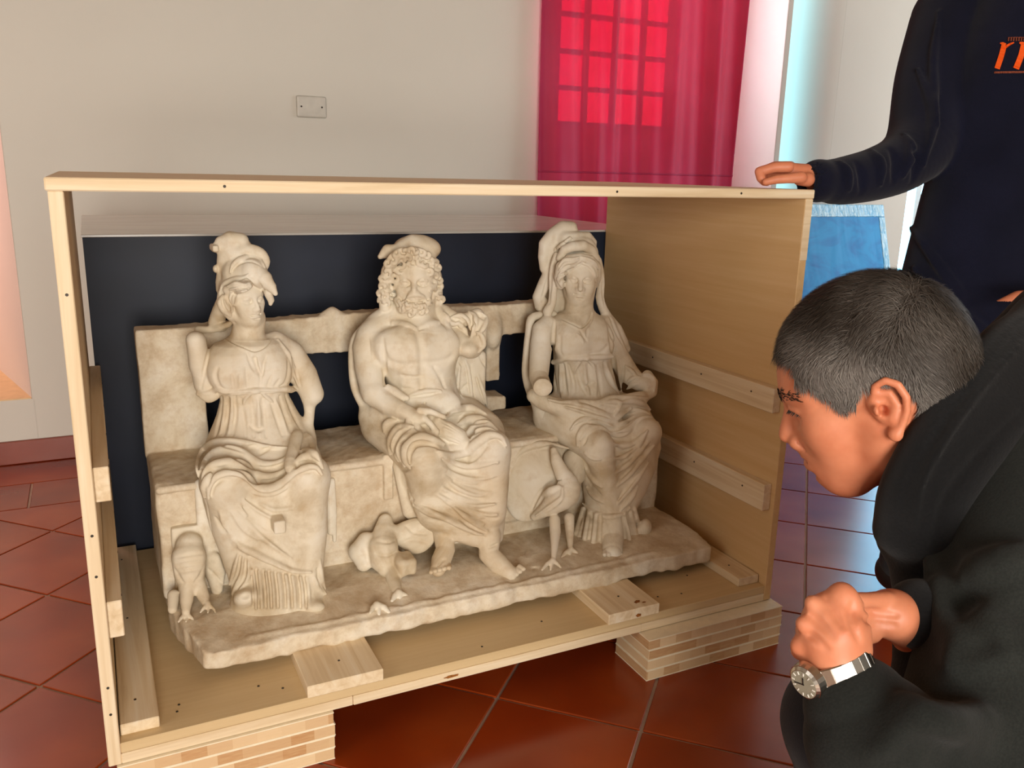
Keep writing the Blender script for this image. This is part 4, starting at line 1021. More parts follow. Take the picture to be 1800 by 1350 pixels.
    for x0, y0, x1, y1 in ((690, 260, 630, 460), (740, 290, 700, 500), (800, 310, 770, 540), (1040, 300, 1070, 540), (1080, 290, 1130, 510), (1110, 260, 1170, 480)): s.fold(D((x0, y0), ((x0+x1)/2, (y0+y1)/2), (x1, y1)), 4, .005, ends=(0, 0))
    for x0, y0, x1, y1 in ((715, 280, 665, 490), (770, 300, 735, 520), (830, 320, 820, 520), (1020, 330, 1045, 560), (1060, 300, 1100, 530)): s.groove(D((x0, y0), ((x0+x1)/2, (y0+y1)/2), (x1, y1)), 3, .004, ends=(0, 0))
    # head, hair, diadem, veil
    P = PX(1019, 488, .462); H = 91/PPM(P); L = Local(s, P, frame(P, 3, 0, 1), H); head(L, ears=False, lips=1.25, jaw=1.05, deep=1.25)
    ell_px(s, 1018, 478, .482, 38, 44, 40, .006); ell_px(s, 985, 445, .515, 34, 52, 30, .01); ell_px(s, 1000, 520, .51, 44, 60, 26, .01); chain_px(s, A((300, 420, .50, 90), (420, 300, .49, 95), (600, 330, .475, 90)), .01)
    chain_px(s, A((370, 820, .455, 50), (350, 720, .445, 55), (380, 600, .435, 65), (480, 520, .43, 65), (600, 500, .428, 62), (720, 520, .43, 62), (800, 610, .44, 58), (810, 740, .452, 45), (790, 820, .458, 30)), .006)
    for q in (((600, 480), (520, 510), (420, 520), (340, 600)), ((600, 510), (520, 545), (430, 560), (350, 650)), ((600, 545), (520, 590), (450, 610), (340, 700)), ((610, 570), (540, 610), (450, 660), (340, 760)), ((430, 700), (350, 740), (360, 810)), ((620, 480), (700, 510), (780, 560), (830, 640)), ((620, 515), (700, 550), (780, 620), (820, 720)), ((630, 560), (710, 590), (770, 670), (800, 780)), ((430, 770), (380, 790), (390, 850))): s.fold(A(*q), 3.0, .0025, .001)
    s.fold(A((360, 520), (400, 420), (480, 340), (590, 310), (700, 320), (780, 400), (815, 500)), 7, .005, .001)
    chain_px(s, A((360, 500, .455, 40), (420, 400, .448, 55), (520, 360, .442, 62), (640, 350, .44, 62), (740, 400, .445, 55), (800, 490, .452, 40)), .006)
    chain_px(s, A((330, 470, .47, 45), (290, 600, .475, 45), (280, 760, .475, 48), (285, 900, .47, 48), (270, 1040, .465, 50), (220, 1130, .465, 60)), .006, smooth=8)
    chain_px(s, A((250, 620, .50, 60), (180, 800, .51, 75), (110, 960, .515, 70), (150, 1050, .51, 90)), .010)
    chain_px(s, A((820, 520, .47, 40), (850, 640, .475, 38), (855, 800, .475, 42), (840, 960, .47, 50), (870, 1080, .465, 50), (930, 1200, .46, 45)), .006, smooth=8)
    for q in (((320, 480), (270, 640), (250, 860), (240, 1040)), ((230, 700), (180, 900), (140, 1010)), ((870, 700), (880, 900), (900, 1080))): s.groove(A(*q), 2.4, .004)
    chain_px(s, A((170, 620, .505, 45), (165, 480, .505, 60), (190, 330, .505, 75), (280, 230, .50, 85), (400, 140, .495, 85), (500, 130, .49, 70), (540, 190, .485, 50)), .010)
    chain_px(s, A((420, 260, .48, 75), (560, 250, .47, 65), (690, 245, .47, 60), (760, 310, .475, 45), (780, 380, .48, 20)), .008)
    for i in range(7): s.fold(A((300+i*26, 420-i*24), (330+i*26, 380-i*20), (350+i*28, 400-i*22)), 2.6, .003, .001)
    return s.mesh('seated_goddess')
if 3 in FIGS: link('seated_goddess', make_fig3(), M_MARBLE, st)

# ---- the birds at their feet --------------------------------------------------------
def make_owl():
    s = SDF((.10, .14, .195), (.32, .37, .46), .002); D = zm(280, 900, 5.625)
    s.rbox((.215, .36, .30), (.07, .02, .07), .004, None, .004)
    chain_px(s, D((300, 330, .325, 130), (295, 450, .31, 165), (300, 600, .30, 150), (300, 720, .29, 105)), .012)
    chain_px(s, D((530, 470, .335, 80), (555, 600, .33, 100), (570, 760, .32, 60)), .008, flat=(unit(FW), .6))
    chain_px(s, D((140, 820, .30, 55), (130, 960, .275, 45)), .008)
    chain_px(s, D((275, 740, .28, 62), (270, 880, .262, 62), (265, 980, .245, 42)), .008); chain_px(s, D((400, 720, .285, 62), (440, 840, .265, 58), (460, 900, .25, 40)), .008)
    for bx, by in ((265, 1010), (480, 920)):
        for i in range(3): chain_px(s, D((bx, by-10, .245, 26), (bx-50+i*55, by+40+(i % 2)*15, .232, 17), (bx-75+i*75, by+75, .225, 10)), .003)
    for y in (430, 480, 530, 580): s.groove(D((170, y+20), (300, y), (430, y-20)), 1.6, .006)
    for q in (((150, 560), (190, 640), (240, 700)), ((440, 560), (400, 640), (350, 690)), ((480, 560), (560, 640), (640, 740))): s.groove(D(*q), 2, .005)
    s.F += (.0012*lump(s.ax[0][:, None, None], s.ax[1][None, :, None], s.ax[2][None, None, :], 60)).astype(np.float32)
    return s.mesh('owl')
def make_eagle():
    s = SDF((.44, .10, .195), (.76, .37, .44), .002); D = zm(600, 860, 5.294)
    chain_px(s, D((410, 300, .33, 72), (400, 400, .31, 100), (390, 540, .285, 138), (400, 650, .275, 132), (420, 720, .265, 95)), .010)
    ell_px(s, *D((695, 430))[0], .295, 34, 31, 13, .003); chain_px(s, D((500, 420, .31, 90), (600, 420, .315, 110)), .010)
    chain_px(s, D((230, 480, .315, 85), (170, 580, .31, 105), (210, 690, .295, 75)), .010)
    chain_px(s, D((480, 740, .255, 82), (490, 860, .225, 70), (515, 960, .19, 46)), .008)
    pbox(s, 705, 735, 986, 1015, .215, .27, .010, .006, .006)
    for bx, by, Y in ((530, 970, .18), (330, 1080, .145)):
        for dx, dy in ((-60, 70), (20, 85), (110, 60)): chain_px(s, D((bx, by, Y, 32), (bx+dx*.6, by+dy*.35, Y-.006, 28), (bx+dx, by+dy, Y-.018, 16)), .003)
    for q in (((330, 480), (430, 500), (520, 470)), ((320, 600), (420, 620), (520, 580)), ((600, 340), (680, 400), (800, 420)), ((600, 480), (700, 470), (800, 500))): s.groove(D(*q), 1.8, .006)
    s.F += (.0016*lump(s.ax[0][:, None, None], s.ax[1][None, :, None], s.ax[2][None, None, :], 60)).astype(np.float32)
    return s.mesh('eagle')
def make_peacock():
    s = SDF((.80, .12, .195), (1.12, .38, .50), .002); C = zm(900, 690, 6); D = zm(880, 840, 4.7368)
    ell_px(s, 934, 842, .335, 46, 76, 13, .004, roll=-12)
    s.fold(C((0, 760), (60, 650), (160, 580), (300, 545), (450, 560), (600, 590)), 5, .006, .002); s.groove(C((300, 600), (400, 580), (520, 600)), 3, .006)
    chain_px(s, C((650, 700, .33, 110), (660, 860, .32, 120)), .012)
    chain_px(s, C((440, 610, .30, 36), (470, 720, .288, 62), (530, 850, .275, 80), (590, 960, .262, 112), (580, 1060, .255, 140), (480, 1140, .258, 125), (360, 1230, .27, 80), (240, 1310, .29, 45)), .008, smooth=8)
    s.fold(C((530, 1000), (470, 1000), (350, 1090), (240, 1230)), 6, .005, .001); s.fold(C((530, 1010), (520, 1110), (400, 1210), (250, 1300)), 4, .005)
    s.groove(C((520, 1120), (400, 1225), (260, 1310)), 2.5, .004); s.groove(C((200, 1240), (280, 1080), (400, 970), (520, 920)), 3, .005)
    chain_px(s, D((450, 350, .245, 46), (455, 450, .225, 46), (450, 560, .195, 32), (440, 680, .165, 20)), .006); chain_px(s, D((570, 330, .25, 44), (575, 440, .24, 38), (580, 590, .21, 20)), .006)
    for bx, by, Y in ((430, 690, .163), (585, 595, .208)):
        for dx, dy in ((-85, 75), (-15, 75), (70, 55)): chain_px(s, D((bx, by, Y, 20), (bx+dx*.5, by+dy*.35, Y-.004, 18), (bx+dx, by+dy, Y-.014, 10)), .003)
    return s.mesh('peacock')
link('owl', make_owl(), M_MARBLE, st); link('eagle', make_eagle(), M_MARBLE, st); link('peacock', make_peacock(), M_MARBLE, st)
# ================================================================== people
def chain_pd(s, pts, k=.01, mode='add', flat=None, smooth=False):
    pts = np.asarray(pts, float)
    if smooth: pts = spline2(pts, smooth if smooth > 1 else 10)
    P = np.array([PD(a, b, d) for a, b, d, r in pts]); r = np.array([q[3]*q[2]/FPX for q in pts])
    s.chain(P, r, k, mode, flat)
def ell_pd(s, px, py, d, rx, ry, rd, k=.01, mode='add', roll=0):
    P = PD(px, py, d); m = FPX/d; f = unit(P-CAM); r = unit(np.cross(f, (0, 0, 1))); u = np.cross(r, f)
    a = math.radians(roll); s.ell(P, (rx/m, ry/m, rd/m), (r*math.cos(a)+u*math.sin(a), u*math.cos(a)-r*math.sin(a), f), k, mode)

def skin_mat(name, a, b):
    m = NM(name, .48, .4); v = m.co()
    f = m.noise(14, 4, v, .6); g = m.noise(120, 3, v)
    c = m.ramp(f, [(.3, lin(a)), (.7, lin(b))]); m.col(c)
    m.b.inputs['Subsurface Weight'].default_value = .15; m.b.inputs['Subsurface Radius'].default_value = (.012, .004, .002); m.b.inputs['Subsurface Scale'].default_value = .4
    m.bump(g, .12, .0012); return m.m
M_SKIN_A = skin_mat('skin_tanned', (196, 116, 82), (216, 142, 106))
M_SKIN_B = skin_mat('skin_warm', (200, 118, 84), (218, 140, 104))
def cloth(name, a, b, rough=.9, sheen=.4, sc=420, bump=.4):
    m = NM(name, rough, .06); v = m.co()
    f = m.noise(9, 4, v); g = m.noise(sc, 2, v)
    c = m.ramp(f, [(.3, lin(a)), (.7, lin(b))]); c = m.mix(m.ramp(g, [(.35, (0, 0, 0)), (.65, (.5,)*3)]), c, tuple(x*.72 for x in lin(a)))
    m.col(c); m.b.inputs['Sheen Weight'].default_value = sheen; m.b.inputs['Sheen Roughness'].default_value = .6
    m.bump(g, bump, .0012); return m.m
M_FLEECE = cloth('charcoal_fleece', (31, 33, 31), (42, 44, 41), sheen=.06)
M_BLACK = cloth('black_collar_fleece', (15, 15, 16), (23, 23, 24), sc=300, sheen=.1)
M_NAVY_S = cloth('navy_sweatshirt', (15, 17, 32), (22, 24, 42), sc=600, sheen=.08, bump=.25)
M_TROUS = cloth('dark_trousers', (30, 31, 36), (40, 41, 46), sc=500, sheen=.1)
M_SHOE = plain('black_shoe', (26, 24, 24), .45)
M_DARKHAIR = plain('dark_hair', (40, 32, 27), .6)

# ---- crouching man ------------------------------------------------------------
pa = empty('person', (.98, -.80, 0)); tag(pa, 'crouching man in a charcoal fleece with short grey hair, hands clasped, looking into the crate', 'person')
HD = 1.0; HP = PD(1518, 670, HD); HH = 351*HD/FPX; HAX = frame(HP, -89, 29, 0)
_near = 1 if HAX[0] @ (CAM-HP) > 0 else -1
def loc2(px, py, xs=.34):                            # pixel -> local (y, z) of the head, on the plane xs to the camera's side
    D = RAY(px, py); n = HAX[0]; t = ((HP+n*(xs*_near*HH)-CAM) @ n)/(D @ n); q = HAX @ (CAM+D*t-HP)/HH
    return (q[1], q[2])
def make_body_a():
    s = SDF((.52, -1.16, .42), (1.26, -.50, 1.06), .0023)
    L = Local(s, HP, HAX, HH)
    head(L, male=True, ears=False, nose=.5, lips=.75, jaw=1.08)
    L.e((0, .17, .02), (.33, .36, .36), .06)                       # back of the head
    L.c([(0, -.340, .045), (0, -.395, -.035), (0, -.452, -.125)], (.028, .034, .042), .025)          # strong nose
    L.m((.047, -.395, -.160), (.038, .050, .036), .02); L.m((.040, -.405, -.195), (.020, .030, .018), .008, 'sub')
    L.mc([(.075, -.40, -.16), (.12, -.335, -.25)], .006, .03, 'sub')
    L.mc([(.06, -.345, .085), (.14, -.335, .11), (.22, -.265, .085)], .022, .02)               # eyebrow ridges
    # neck
    L.c([(0, .10, -.15), (0, .16, -.45), (0, .26, -.85)], (.25, .225, .25), .08)
    chain_pd(s, [(1640, 790, 1.0, 100), (1740, 850, 1.03, 120)], .02)
    # ear
    for q in (-1, 1):
        W = lambda x, y, o: L.w((q*(.325+o), *loc2(x, y, .325+o)))
        s.ell(W(1562, 716, .0), np.array((.045, .078, .118))*HH, (L.ax[0], L.ax[1]*.94+L.ax[2]*.34, L.ax[2]*.94-L.ax[1]*.34), .004)
        s.chain([W(1534, 702, .02), W(1538, 680, .04), (W(1556, 669, .052)), W(1578, 676, .058), W(1593, 698, .058), W(1594, 722, .05), W(1586, 746, .042), W(1577, 762, .036)], np.array((5, 6, 6.5, 6.5, 6.5, 6, 6.5, 8))/FPX, .003)
        s.ell(W(1573, 764, .035), np.array((.026, .030, .034))*HH, L.ax, .006)
        s.ell(W(1560, 710, .070), np.array((.040, .045, .078))*HH, L.ax, .006, 'sub')
        s.chain([W(1546, 692, .028), W(1563, 690, .032), W(1576, 712, .034), W(1570, 738, .032)], 5/FPX, .006)
        s.ell(W(1542, 722, .045), np.array((.03, .018, .028))*HH, L.ax, .004)
        s.ell(W(1553, 722, .035), np.array((.05, .020, .026))*HH, L.ax, .004, 'sub')
    # torso and arms inside the jacket
    chain_pd(s, [(1760, 860, 1.05, 120), (1800, 1000, 1.05, 160), (1810, 1180, 1.04, 160)], .02)
    chain_pd(s, [(1800, 860, .97, 85), (1780, 1100, .88, 85), (1690, 1380, .80, 80)], .02); chain_pd(s, [(1690, 1380, .80, 80), (1560, 1310, .79, 62), (1484, 1195, .80, 46)], .015)
    chain_pd(s, [(1760, 860, 1.12, 80), (1700, 1050, 1.05, 70), (1660, 1150, .98, 62), (1600, 1095, .90, 46), (1570, 1080, .87, 44)], .015)
    # left hand (near)
    Z = lambda *p: [(1320+a/2.873, 880+b/2.873, d, r/2.873) for a, b, d, r in p]
    chain_pd(s, Z((475, 900, .80, 125), (430, 800, .80, 150), (400, 690, .803, 160)), .012)
    chain_pd(s, Z((430, 640, .803, 150), (400, 580, .805, 120)), .012)
    for (kx, ky), ln in (((455, 505), 1.), ((345, 560), 1.), ((292, 650), .95), ((268, 748), .85)):
        chain_pd(s, Z((kx+55, ky+45, .805, 66), (kx, ky+10, .812, 55), (kx-16, ky+8, .835, 50), (kx+10, ky+18, .856, 44), (kx+60, ky+30, .862, 40)), .004)
    chain_pd(s, Z((520, 740, .80, 90), (535, 610, .80, 62), (490, 520, .80, 56), (455, 470, .802, 50)), .006)       # thumb
    ell_pd(s, 1482, 1052, .802, 25, 25, 24, .008)
    # right hand (far), clasped behind
    chain_pd(s, Z((760, 575, .885, 80), (680, 570, .872, 88), (610, 580, .862, 85)), .012)
    for i in range(4): chain_pd(s, Z((610, 520+i*50, .86, 50), (545, 540+i*52, .852, 46), (500, 590+i*55, .842, 40)), .004)
    chain_pd(s, Z((680, 500, .86, 45), (590, 505, .845, 42), (530, 500, .835, 38)), .004)
    for q in (((1412, 1078), (1440, 1095), (1462, 1120)), ((1404, 1108), (1430, 1120), (1452, 1140)), ((1450, 1050), (1466, 1075), (1480, 1100)), ((1500, 1058), (1498, 1090), (1512, 1130)), ((1520, 1070), (1545, 1080), (1575, 1082)), ((1520, 1090), (1545, 1098), (1572, 1100))): s.groove(q, 4.5, .006)
    for q in (((1425, 1062), (1428, 1055)), ((1412, 1092), (1408, 1100)), ((1402, 1130), (1400, 1140))): s.fold(q, 9, .010)
    return s
sA = make_body_a(); body_a = link('body', sA.mesh('body'), M_SKIN_A, pa)

def hair_a():
    me = body_a.data; n = len(me.vertices)
    co = np.empty(n*3, np.float32); me.vertices.foreach_get('co', co); co = co.reshape(-1, 3)
    no = np.empty(n*3, np.float32); me.vertices.foreach_get('normal', no); no = no.reshape(-1, 3)
    q = (co-HP) @ HAX.T/HH                       # local x, y, z
    line = [loc2(*p) for p in ((1330, 600, 0), (1352, 628, 0), (1378, 626, .1), (1396, 640, .2), (1402, 672, .27), (1425, 688), (1455, 700), (1484, 720), (1504, 712), (1516, 676), (1540, 656), (1580, 660), (1604, 690), (1614, 725), (1640, 770), (1700, 800), (1900, 700), (1800, 300), (1300, 350))]
    poly = np.array(line)
    def inside(y, z):
        c = np.zeros(len(y), bool); j = len(poly)-1
        for i in range(len(poly)):
            a, b = poly[i], poly[j]; m_ = (a[1] > z) != (b[1] > z)
            c ^= m_ & (y < (b[0]-a[0])*(z-a[1])/(b[1]-a[1]+1e-12)+a[0]); j = i
        return c
    edge = .02*np.sin(q[:, 0]*60)+.012*np.sin(q[:, 1]*90+q[:, 2]*70)
    ok = inside(q[:, 1]+edge*.4, q[:, 2]+edge*.4) & (np.abs(q[:, 0]) < .44) & (q[:, 1] < .75) & (q[:, 2] > -.45)
    # the ears stay free
    ear = (np.abs(q[:, 0]) > .35) & (np.hypot(q[:, 1]-loc2(1562, 716, .36)[0], (q[:, 2]-loc2(1562, 716, .36)[1])*.75) < .115)
    ok &= ~ear
    fi = np.empty(len(me.polygons)*4, np.int32); me.loops.foreach_get('vertex_index', fi); fi = fi.reshape(-1, 4)
    fk = fi[ok[fi].all(1)]; used = np.unique(fk); mp = np.full(n, -1); mp[used] = np.arange(len(used))
    lump_ = .0035+.0012*np.sin(q[used, 0]*38+q[used, 1]*25)
    V = [co[used]+no[used]*lump_[:, None]]; Fq = mp[fk]
    qu = q[used]; tu = np.clip((qu[:, 2]-.15)/.25, 0, 1); gu = np.clip(.11+.42*(1-tu)*np.clip((.45-qu[:, 1])/.7, 0, 1), .03, 1); col = [np.array([.030, .022, .016])+(np.array([.36, .32, .29])-np.array([.030, .022, .016]))*(gu**1.5)[:, None]]
    rg = np.random.default_rng(11); N = 60000
    pick = rg.choice(used, N); root = co[pick]+no[pick]*.002+rg.normal(0, .0008, (N, 3)); nn = no[pick]; ql = q[pick]
    fwd = -HAX[1]; dn = -HAX[2]; side = HAX[0]
    t = np.clip((ql[:, 2]-.15)/.25, 0, 1)[:, None]          # 1 on top, 0 at the sides
    bk = np.clip((ql[:, 1]-.15)/.3, 0, 1)[:, None]
    d = fwd*(.95*t+.25*(1-t)*(1-bk)-.55*bk*(1-t))+dn*(.95*(1-t)+.35*bk)+HAX[0]*0
    d = d+rg.normal(0, .16, (N, 3)); d += .35*np.stack([np.sin(ql[:, 1]*31+ql[:, 0]*17), np.sin(ql[:, 2]*29+ql[:, 0]*23), np.sin(ql[:, 1]*27-ql[:, 2]*19)], 1); d -= nn*(d*nn).sum(1, keepdims=True); d /= np.linalg.norm(d, axis=1, keepdims=True)+1e-9
    ln = (rg.uniform(.013, .022, N)*(.85+.15*t[:, 0]))[:, None]
    lift = rg.uniform(.15, .34, N)[:, None]*(.6+.4*t)
    p1 = root+d*ln*.5+nn*ln*lift*.75; p2 = root+d*ln+nn*ln*lift*.8
    w = np.cross(d, nn)*rg.uniform(.0003, .0005, N)[:, None]
    base = len(used)
    S5 = np.stack([root-w, root+w, p1+w*.8, p1-w*.8, p2, p1+nn*.0006], 1).reshape(-1, 3); V.append(S5)
    i0 = base+np.arange(N)*6
    Q = np.stack([i0, i0+1, i0+2, i0+3], 1); T = np.stack([i0+3, i0+2, i0+4], 1)
    grey = np.clip(.13+.50*(1-t[:, 0])*np.clip((.45-ql[:, 1])/.7, 0, 1)+.10*np.sin(ql[:, 1]*14+ql[:, 2]*11)+rg.normal(0, .09, N), .03, 1)
    c0 = np.array([.030, .022, .016]); c1 = np.array([.42, .38, .34]); cc = c0+(c1-c0)*(grey**1.5)[:, None]
    col.append(np.repeat(cc, 6, 0))
    # eyebrows and lashes
    bz = .112-.35*np.abs(np.abs(q[:, 0])-.13)**1.3
    bm_ = (np.abs(q[:, 0]) > .045) & (np.abs(q[:, 0]) < .26) & (np.abs(q[:, 2]-bz) < .024) & (q[:, 1] < -.12)
    bi = rg.choice(np.flatnonzero(bm_), 360); sg = np.sign(q[bi, 0])
    rb = co[bi]; nb_ = no[bi]; ub = np.outer(sg*.5, HAX[0])+np.outer(np.full(360, .75), HAX[1])+np.outer(np.full(360, .1), HAX[2])+rg.normal(0, .2, (360, 3)); ub -= nb_*(ub*nb_).sum(1, keepdims=True); ub /= np.linalg.norm(ub, axis=1, keepdims=True)
    tp = rb+ub*.008+nb_*.0012
    ll = np.array([(.085, -.352, .018), (.145, -.368, .022), (.19, -.335, .006), (.218, -.288, -.016)]); tt = rg.uniform(0, 1, 90); sl = np.where(np.arange(90) % 2, 1, -1)
    le = np.stack([np.interp(tt, (0, .35, .7, 1), ll[:, k]) for k in range(3)], 1); le[:, 0] *= sl
    rl = HP+(le*HH) @ HAX; tl_ = rl+(-HAX[1]*.8-HAX[2]*.5)*.006
    rb = np.r_[rb, rl]; tp = np.r_[tp, tl_]; nb = len(rb); wb = np.cross(tp-rb, HAX[0]+HAX[2]*.3); wb = wb/(np.linalg.norm(wb, axis=1, keepdims=True)+1e-9)*.0006; e0 = base+N*6
    V.append(np.stack([rb-wb, rb+wb, tp], 1).reshape(-1, 3)); col.append(np.tile(np.array([.03, .022, .017]), (nb*3, 1)))
    TB = np.stack([e0+np.arange(nb)*3, e0+np.arange(nb)*3+1, e0+np.arange(nb)*3+2], 1)
    V = np.concatenate(V); col = np.concatenate(col)
    faces = [tuple(x) for x in Fq.tolist()]+[tuple(x) for x in Q.tolist()]+[tuple(x) for x in T.tolist()]+[tuple(x) for x in TB.tolist()]
    hm = mesh_py('hair', V, faces, True)
    at = hm.color_attributes.new('tone', 'FLOAT_COLOR', 'POINT'); at.data.foreach_set('color', np.c_[col, np.ones(len(col))].astype(np.float32).ravel())
    m = NM('greying_hair', .62, .25); a = m.n('ShaderNodeVertexColor'); a.layer_name = 'tone'; m.col(a.outputs[0])
    link('hair', hm, m.m, pa)
hair_a()

def make_jacket():
    s = SDF((.50, -1.25, .15), (1.45, -.38, 1.04), .0042)
    chain_pd(s, [(1780, 800, 1.04, 150), (1820, 960, 1.03, 180), (1860, 1160, 1.03, 215), (1840, 1400, 1.04, 240), (1850, 1560, 1.06, 250)], .03)
    chain_pd(s, [(1900, 760, 1.12, 150), (1960, 1000, 1.15, 220), (1960, 1350, 1.12, 250)], .04)
    chain_pd(s, [(1830, 800, .97, 140), (1810, 960, .92, 148), (1785, 1130, .87, 150), (1730, 1330, .82, 155), (1690, 1450, .80, 150)], .02)
    chain_pd(s, [(1690, 1450, .80, 150), (1600, 1385, .79, 142), (1540, 1305, .79, 122), (1510, 1248, .796, 94), (1500, 1228, .80, 80)], .02)
    chain_pd(s, [(1780, 860, 1.13, 110), (1700, 1060, 1.06, 92), (1690, 1150, .985, 70), (1660, 1090, .95, 50)], .015)
    # folds
    for q, r in ((((1640, 900), (1650, 1010), (1690, 1100), (1780, 1010)), 10), (((1690, 1010), (1760, 985), (1800, 975)), 9), (((1680, 1160), (1740, 1135), (1800, 1130)), 10), (((1560, 1330), (1620, 1290), (1700, 1290)), 12), (((1600, 1240), (1660, 1270), (1720, 1260)), 10)):
        s.fold(q, r*1.3, .04, .002)
    for q, r in ((((1660, 930), (1670, 1050), (1720, 1120)), 8), (((1690, 1060), (1750, 1030), (1800, 1015)), 7), (((1690, 1145), (1750, 1125), (1800, 1125)), 7), (((1560, 1350), (1620, 1320), (1680, 1330)), 8), (((1800, 700), (1700, 830), (1650, 920), (1630, 1000)), 5)):
        s.groove(q, r, .022)
    # hollow at the open front below the chin, wrists
    return s.mesh('jacket')
link('jacket', make_jacket(), M_FLEECE, pa)
def make_collar():
    s = SDF((.60, -1.05, .40), (1.35, -.45, 1.06), .0034)
    chain_pd(s, [(1840, 560, 1.02, 42), (1770, 615, .975, 50), (1700, 690, .935, 48), (1640, 775, .92, 46), (1595, 860, .93, 46), (1585, 930, .95, 48)], .012, smooth=10)
    chain_pd(s, [(1860, 620, 1.0, 60), (1790, 690, .955, 62), (1720, 770, .93, 60), (1665, 850, .925, 56), (1630, 940, .935, 52)], .02, smooth=10)
    chain_pd(s, [(1585, 900, 1.0, 40), (1585, 950, .985, 40), (1615, 980, .97, 45), (1640, 1040, .97, 60), (1650, 1130, .97, 70)], .015)
    chain_pd(s, [(1850, 560, 1.10, 60), (1760, 640, 1.14, 60), (1680, 760, 1.12, 60), (1610, 870, 1.06, 50), (1590, 930, 1.0, 45)], .015, smooth=10)
    chain_pd(s, [(1622, 985, .965, 48), (1640, 1085, .93, 66), (1662, 1190, .91, 88), (1720, 1300, .90, 90)], .02)
    chain_pd(s, [(1700, 1110, .93, 70), (1650, 1092, .90, 66), (1618, 1080, .885, 62)], .012)
    chain_pd(s, [(1845, 565, 1.01, 48), (1885, 575, 1.06, 58), (1855, 562, 1.11, 60)], .03)
    s.groove([(1795, 560), (1730, 640), (1660, 740), (1600, 840), (1580, 930)], 4, .006)
    s.fold([(1800, 600), (1745, 660), (1680, 745), (1625, 840), (1605, 930)], 5, .005)
    s.groove([(1640, 960), (1660, 880), (1720, 800), (1800, 720)], 4, .006)
    return s.mesh('collar')
link('collar', make_collar(), M_BLACK, pa)
# trousers and shoes of the crouching man (below the frame)
def make_trousers_a():
    s = SDF((.40, -1.30, .04), (1.45, -.40, .62), .008)
    hip = np.array((1.10, -.86, .34))
    for k_, f in (((.78, -1.00, .44), (.86, -.98, .09)), ((.86, -.74, .42), (.96, -.70, .09))):
        s.chain([hip, k_], (.125, .075), .03); s.chain([k_, f], (.075, .05), .03)
    return s.mesh('trousers')
link('trousers', make_trousers_a(), M_TROUS, pa)
for f in ((.86, -.98), (.96, -.70)):
    s = SDF((f[0]-.26, f[1]-.1, -.01), (f[0]+.12, f[1]+.1, .14), .005)
    s.chain([(f[0]+.04, f[1], .055), (f[0]-.06, f[1], .05), (f[0]-.17, f[1]+.02, .04)], (.052, .048, .04), .02)
    w_ = s.win((-9, -9, -9), (9, 9, .003)); s.F[w_[0]] = .08
    link('shoe', s.mesh('shoe'), M_SHOE, pa)

# steel wristwatch
M_STEEL = plain('brushed_steel', (196, 190, 180), .25, .5, 1, var=.05, scale=200)
M_DIAL = plain('watch_dial', (150, 146, 128), .3)
wt = empty('wristwatch', tuple(PD(1468, 1180, .79))); wt.parent = pa; wt.matrix_parent_inverse = Matrix.Translation(pa.location).inverted()
def put(name, me, mat):
    o = bpy.data.objects.new(name, me); me.materials.append(mat); COL.objects.link(o); o.parent = wt; o.matrix_parent_inverse = Matrix.Translation(wt.location).inverted(); return o
wc = PD(1470, 1176, .80); wa = unit(PD(1452, 1110, .803)-PD(1510, 1240, .798))       # wrist axis towards the hand
vv = unit(CAM-wc); e1 = unit(vv-wa*(vv @ wa)); e2 = np.cross(wa, e1)
rw, rh = .0335, .027
def ring(a): return wc+wa*.004+e2*(math.sin(a)*rw)+e1*(math.cos(a)*rh)
link_me = box_mesh('band_link', (-.0062, -.0085, -.0016), (.0062, .0085, .0016), .0009, 1)
for i in range(22):
    a = -math.pi+2*math.pi*i/22
    if -.34 < a+.95 < .34: continue
    P0 = ring(a); tn = unit(ring(a+.05)-ring(a-.05)); nr = unit(np.cross(tn, wa))
    o = put('band_link', link_me.copy(), M_STEEL); o.data.transform(Matrix(((tn[0], wa[0], nr[0], P0[0]), (tn[1], wa[1], nr[1], P0[1]), (tn[2], wa[2], nr[2], P0[2]), (0, 0, 0, 1))))
a = -.95; P0 = ring(a)*1.0; tn = unit(ring(a+.05)-ring(a-.05)); nr = -unit(np.cross(tn, wa))
if nr @ (P0-wc) < 0: nr = -nr
def cyl(name, r1, r2, h, off, mat, seg=28):
    bm = bmesh.new(); bmesh.ops.create_cone(bm, cap_ends=True, segments=seg, radius1=r1, radius2=r2, depth=h)
    Pq = P0+nr*off; me = bpy.data.meshes.new(name); bm.to_mesh(me); bm.free()
    me.transform(Matrix(((tn[0], wa[0], nr[0], Pq[0]), (tn[1], wa[1], nr[1], Pq[1]), (tn[2], wa[2], nr[2], Pq[2]), (0, 0, 0, 1)))); return put(name, me, mat)
cyl('case', .0182, .0172, .008, .001, M_STEEL); cyl('bezel', .0172, .0142, .003, .006, M_STEEL); cyl('dial', .0138, .0138, .001, .0072, M_DIAL)
M_MARK = plain('watch_marks', (235, 232, 222), .4)
for i in range(12):
    an = i*math.pi/6; c_ = P0+nr*.0079+(tn*math.cos(an)+wa*math.sin(an))*.0112; ra = tn*math.cos(an)+wa*math.sin(an); tb = np.cross(nr, ra)
    me = box_mesh('hour_mark', (-.0015, -.0005, -.0003), (.0015, .0005, .0003), 0); me.transform(Matrix(((ra[0], tb[0], nr[0], c_[0]), (ra[1], tb[1], nr[1], c_[1]), (ra[2], tb[2], nr[2], c_[2]), (0, 0, 0, 1)))); put('hour_mark', me, M_MARK)
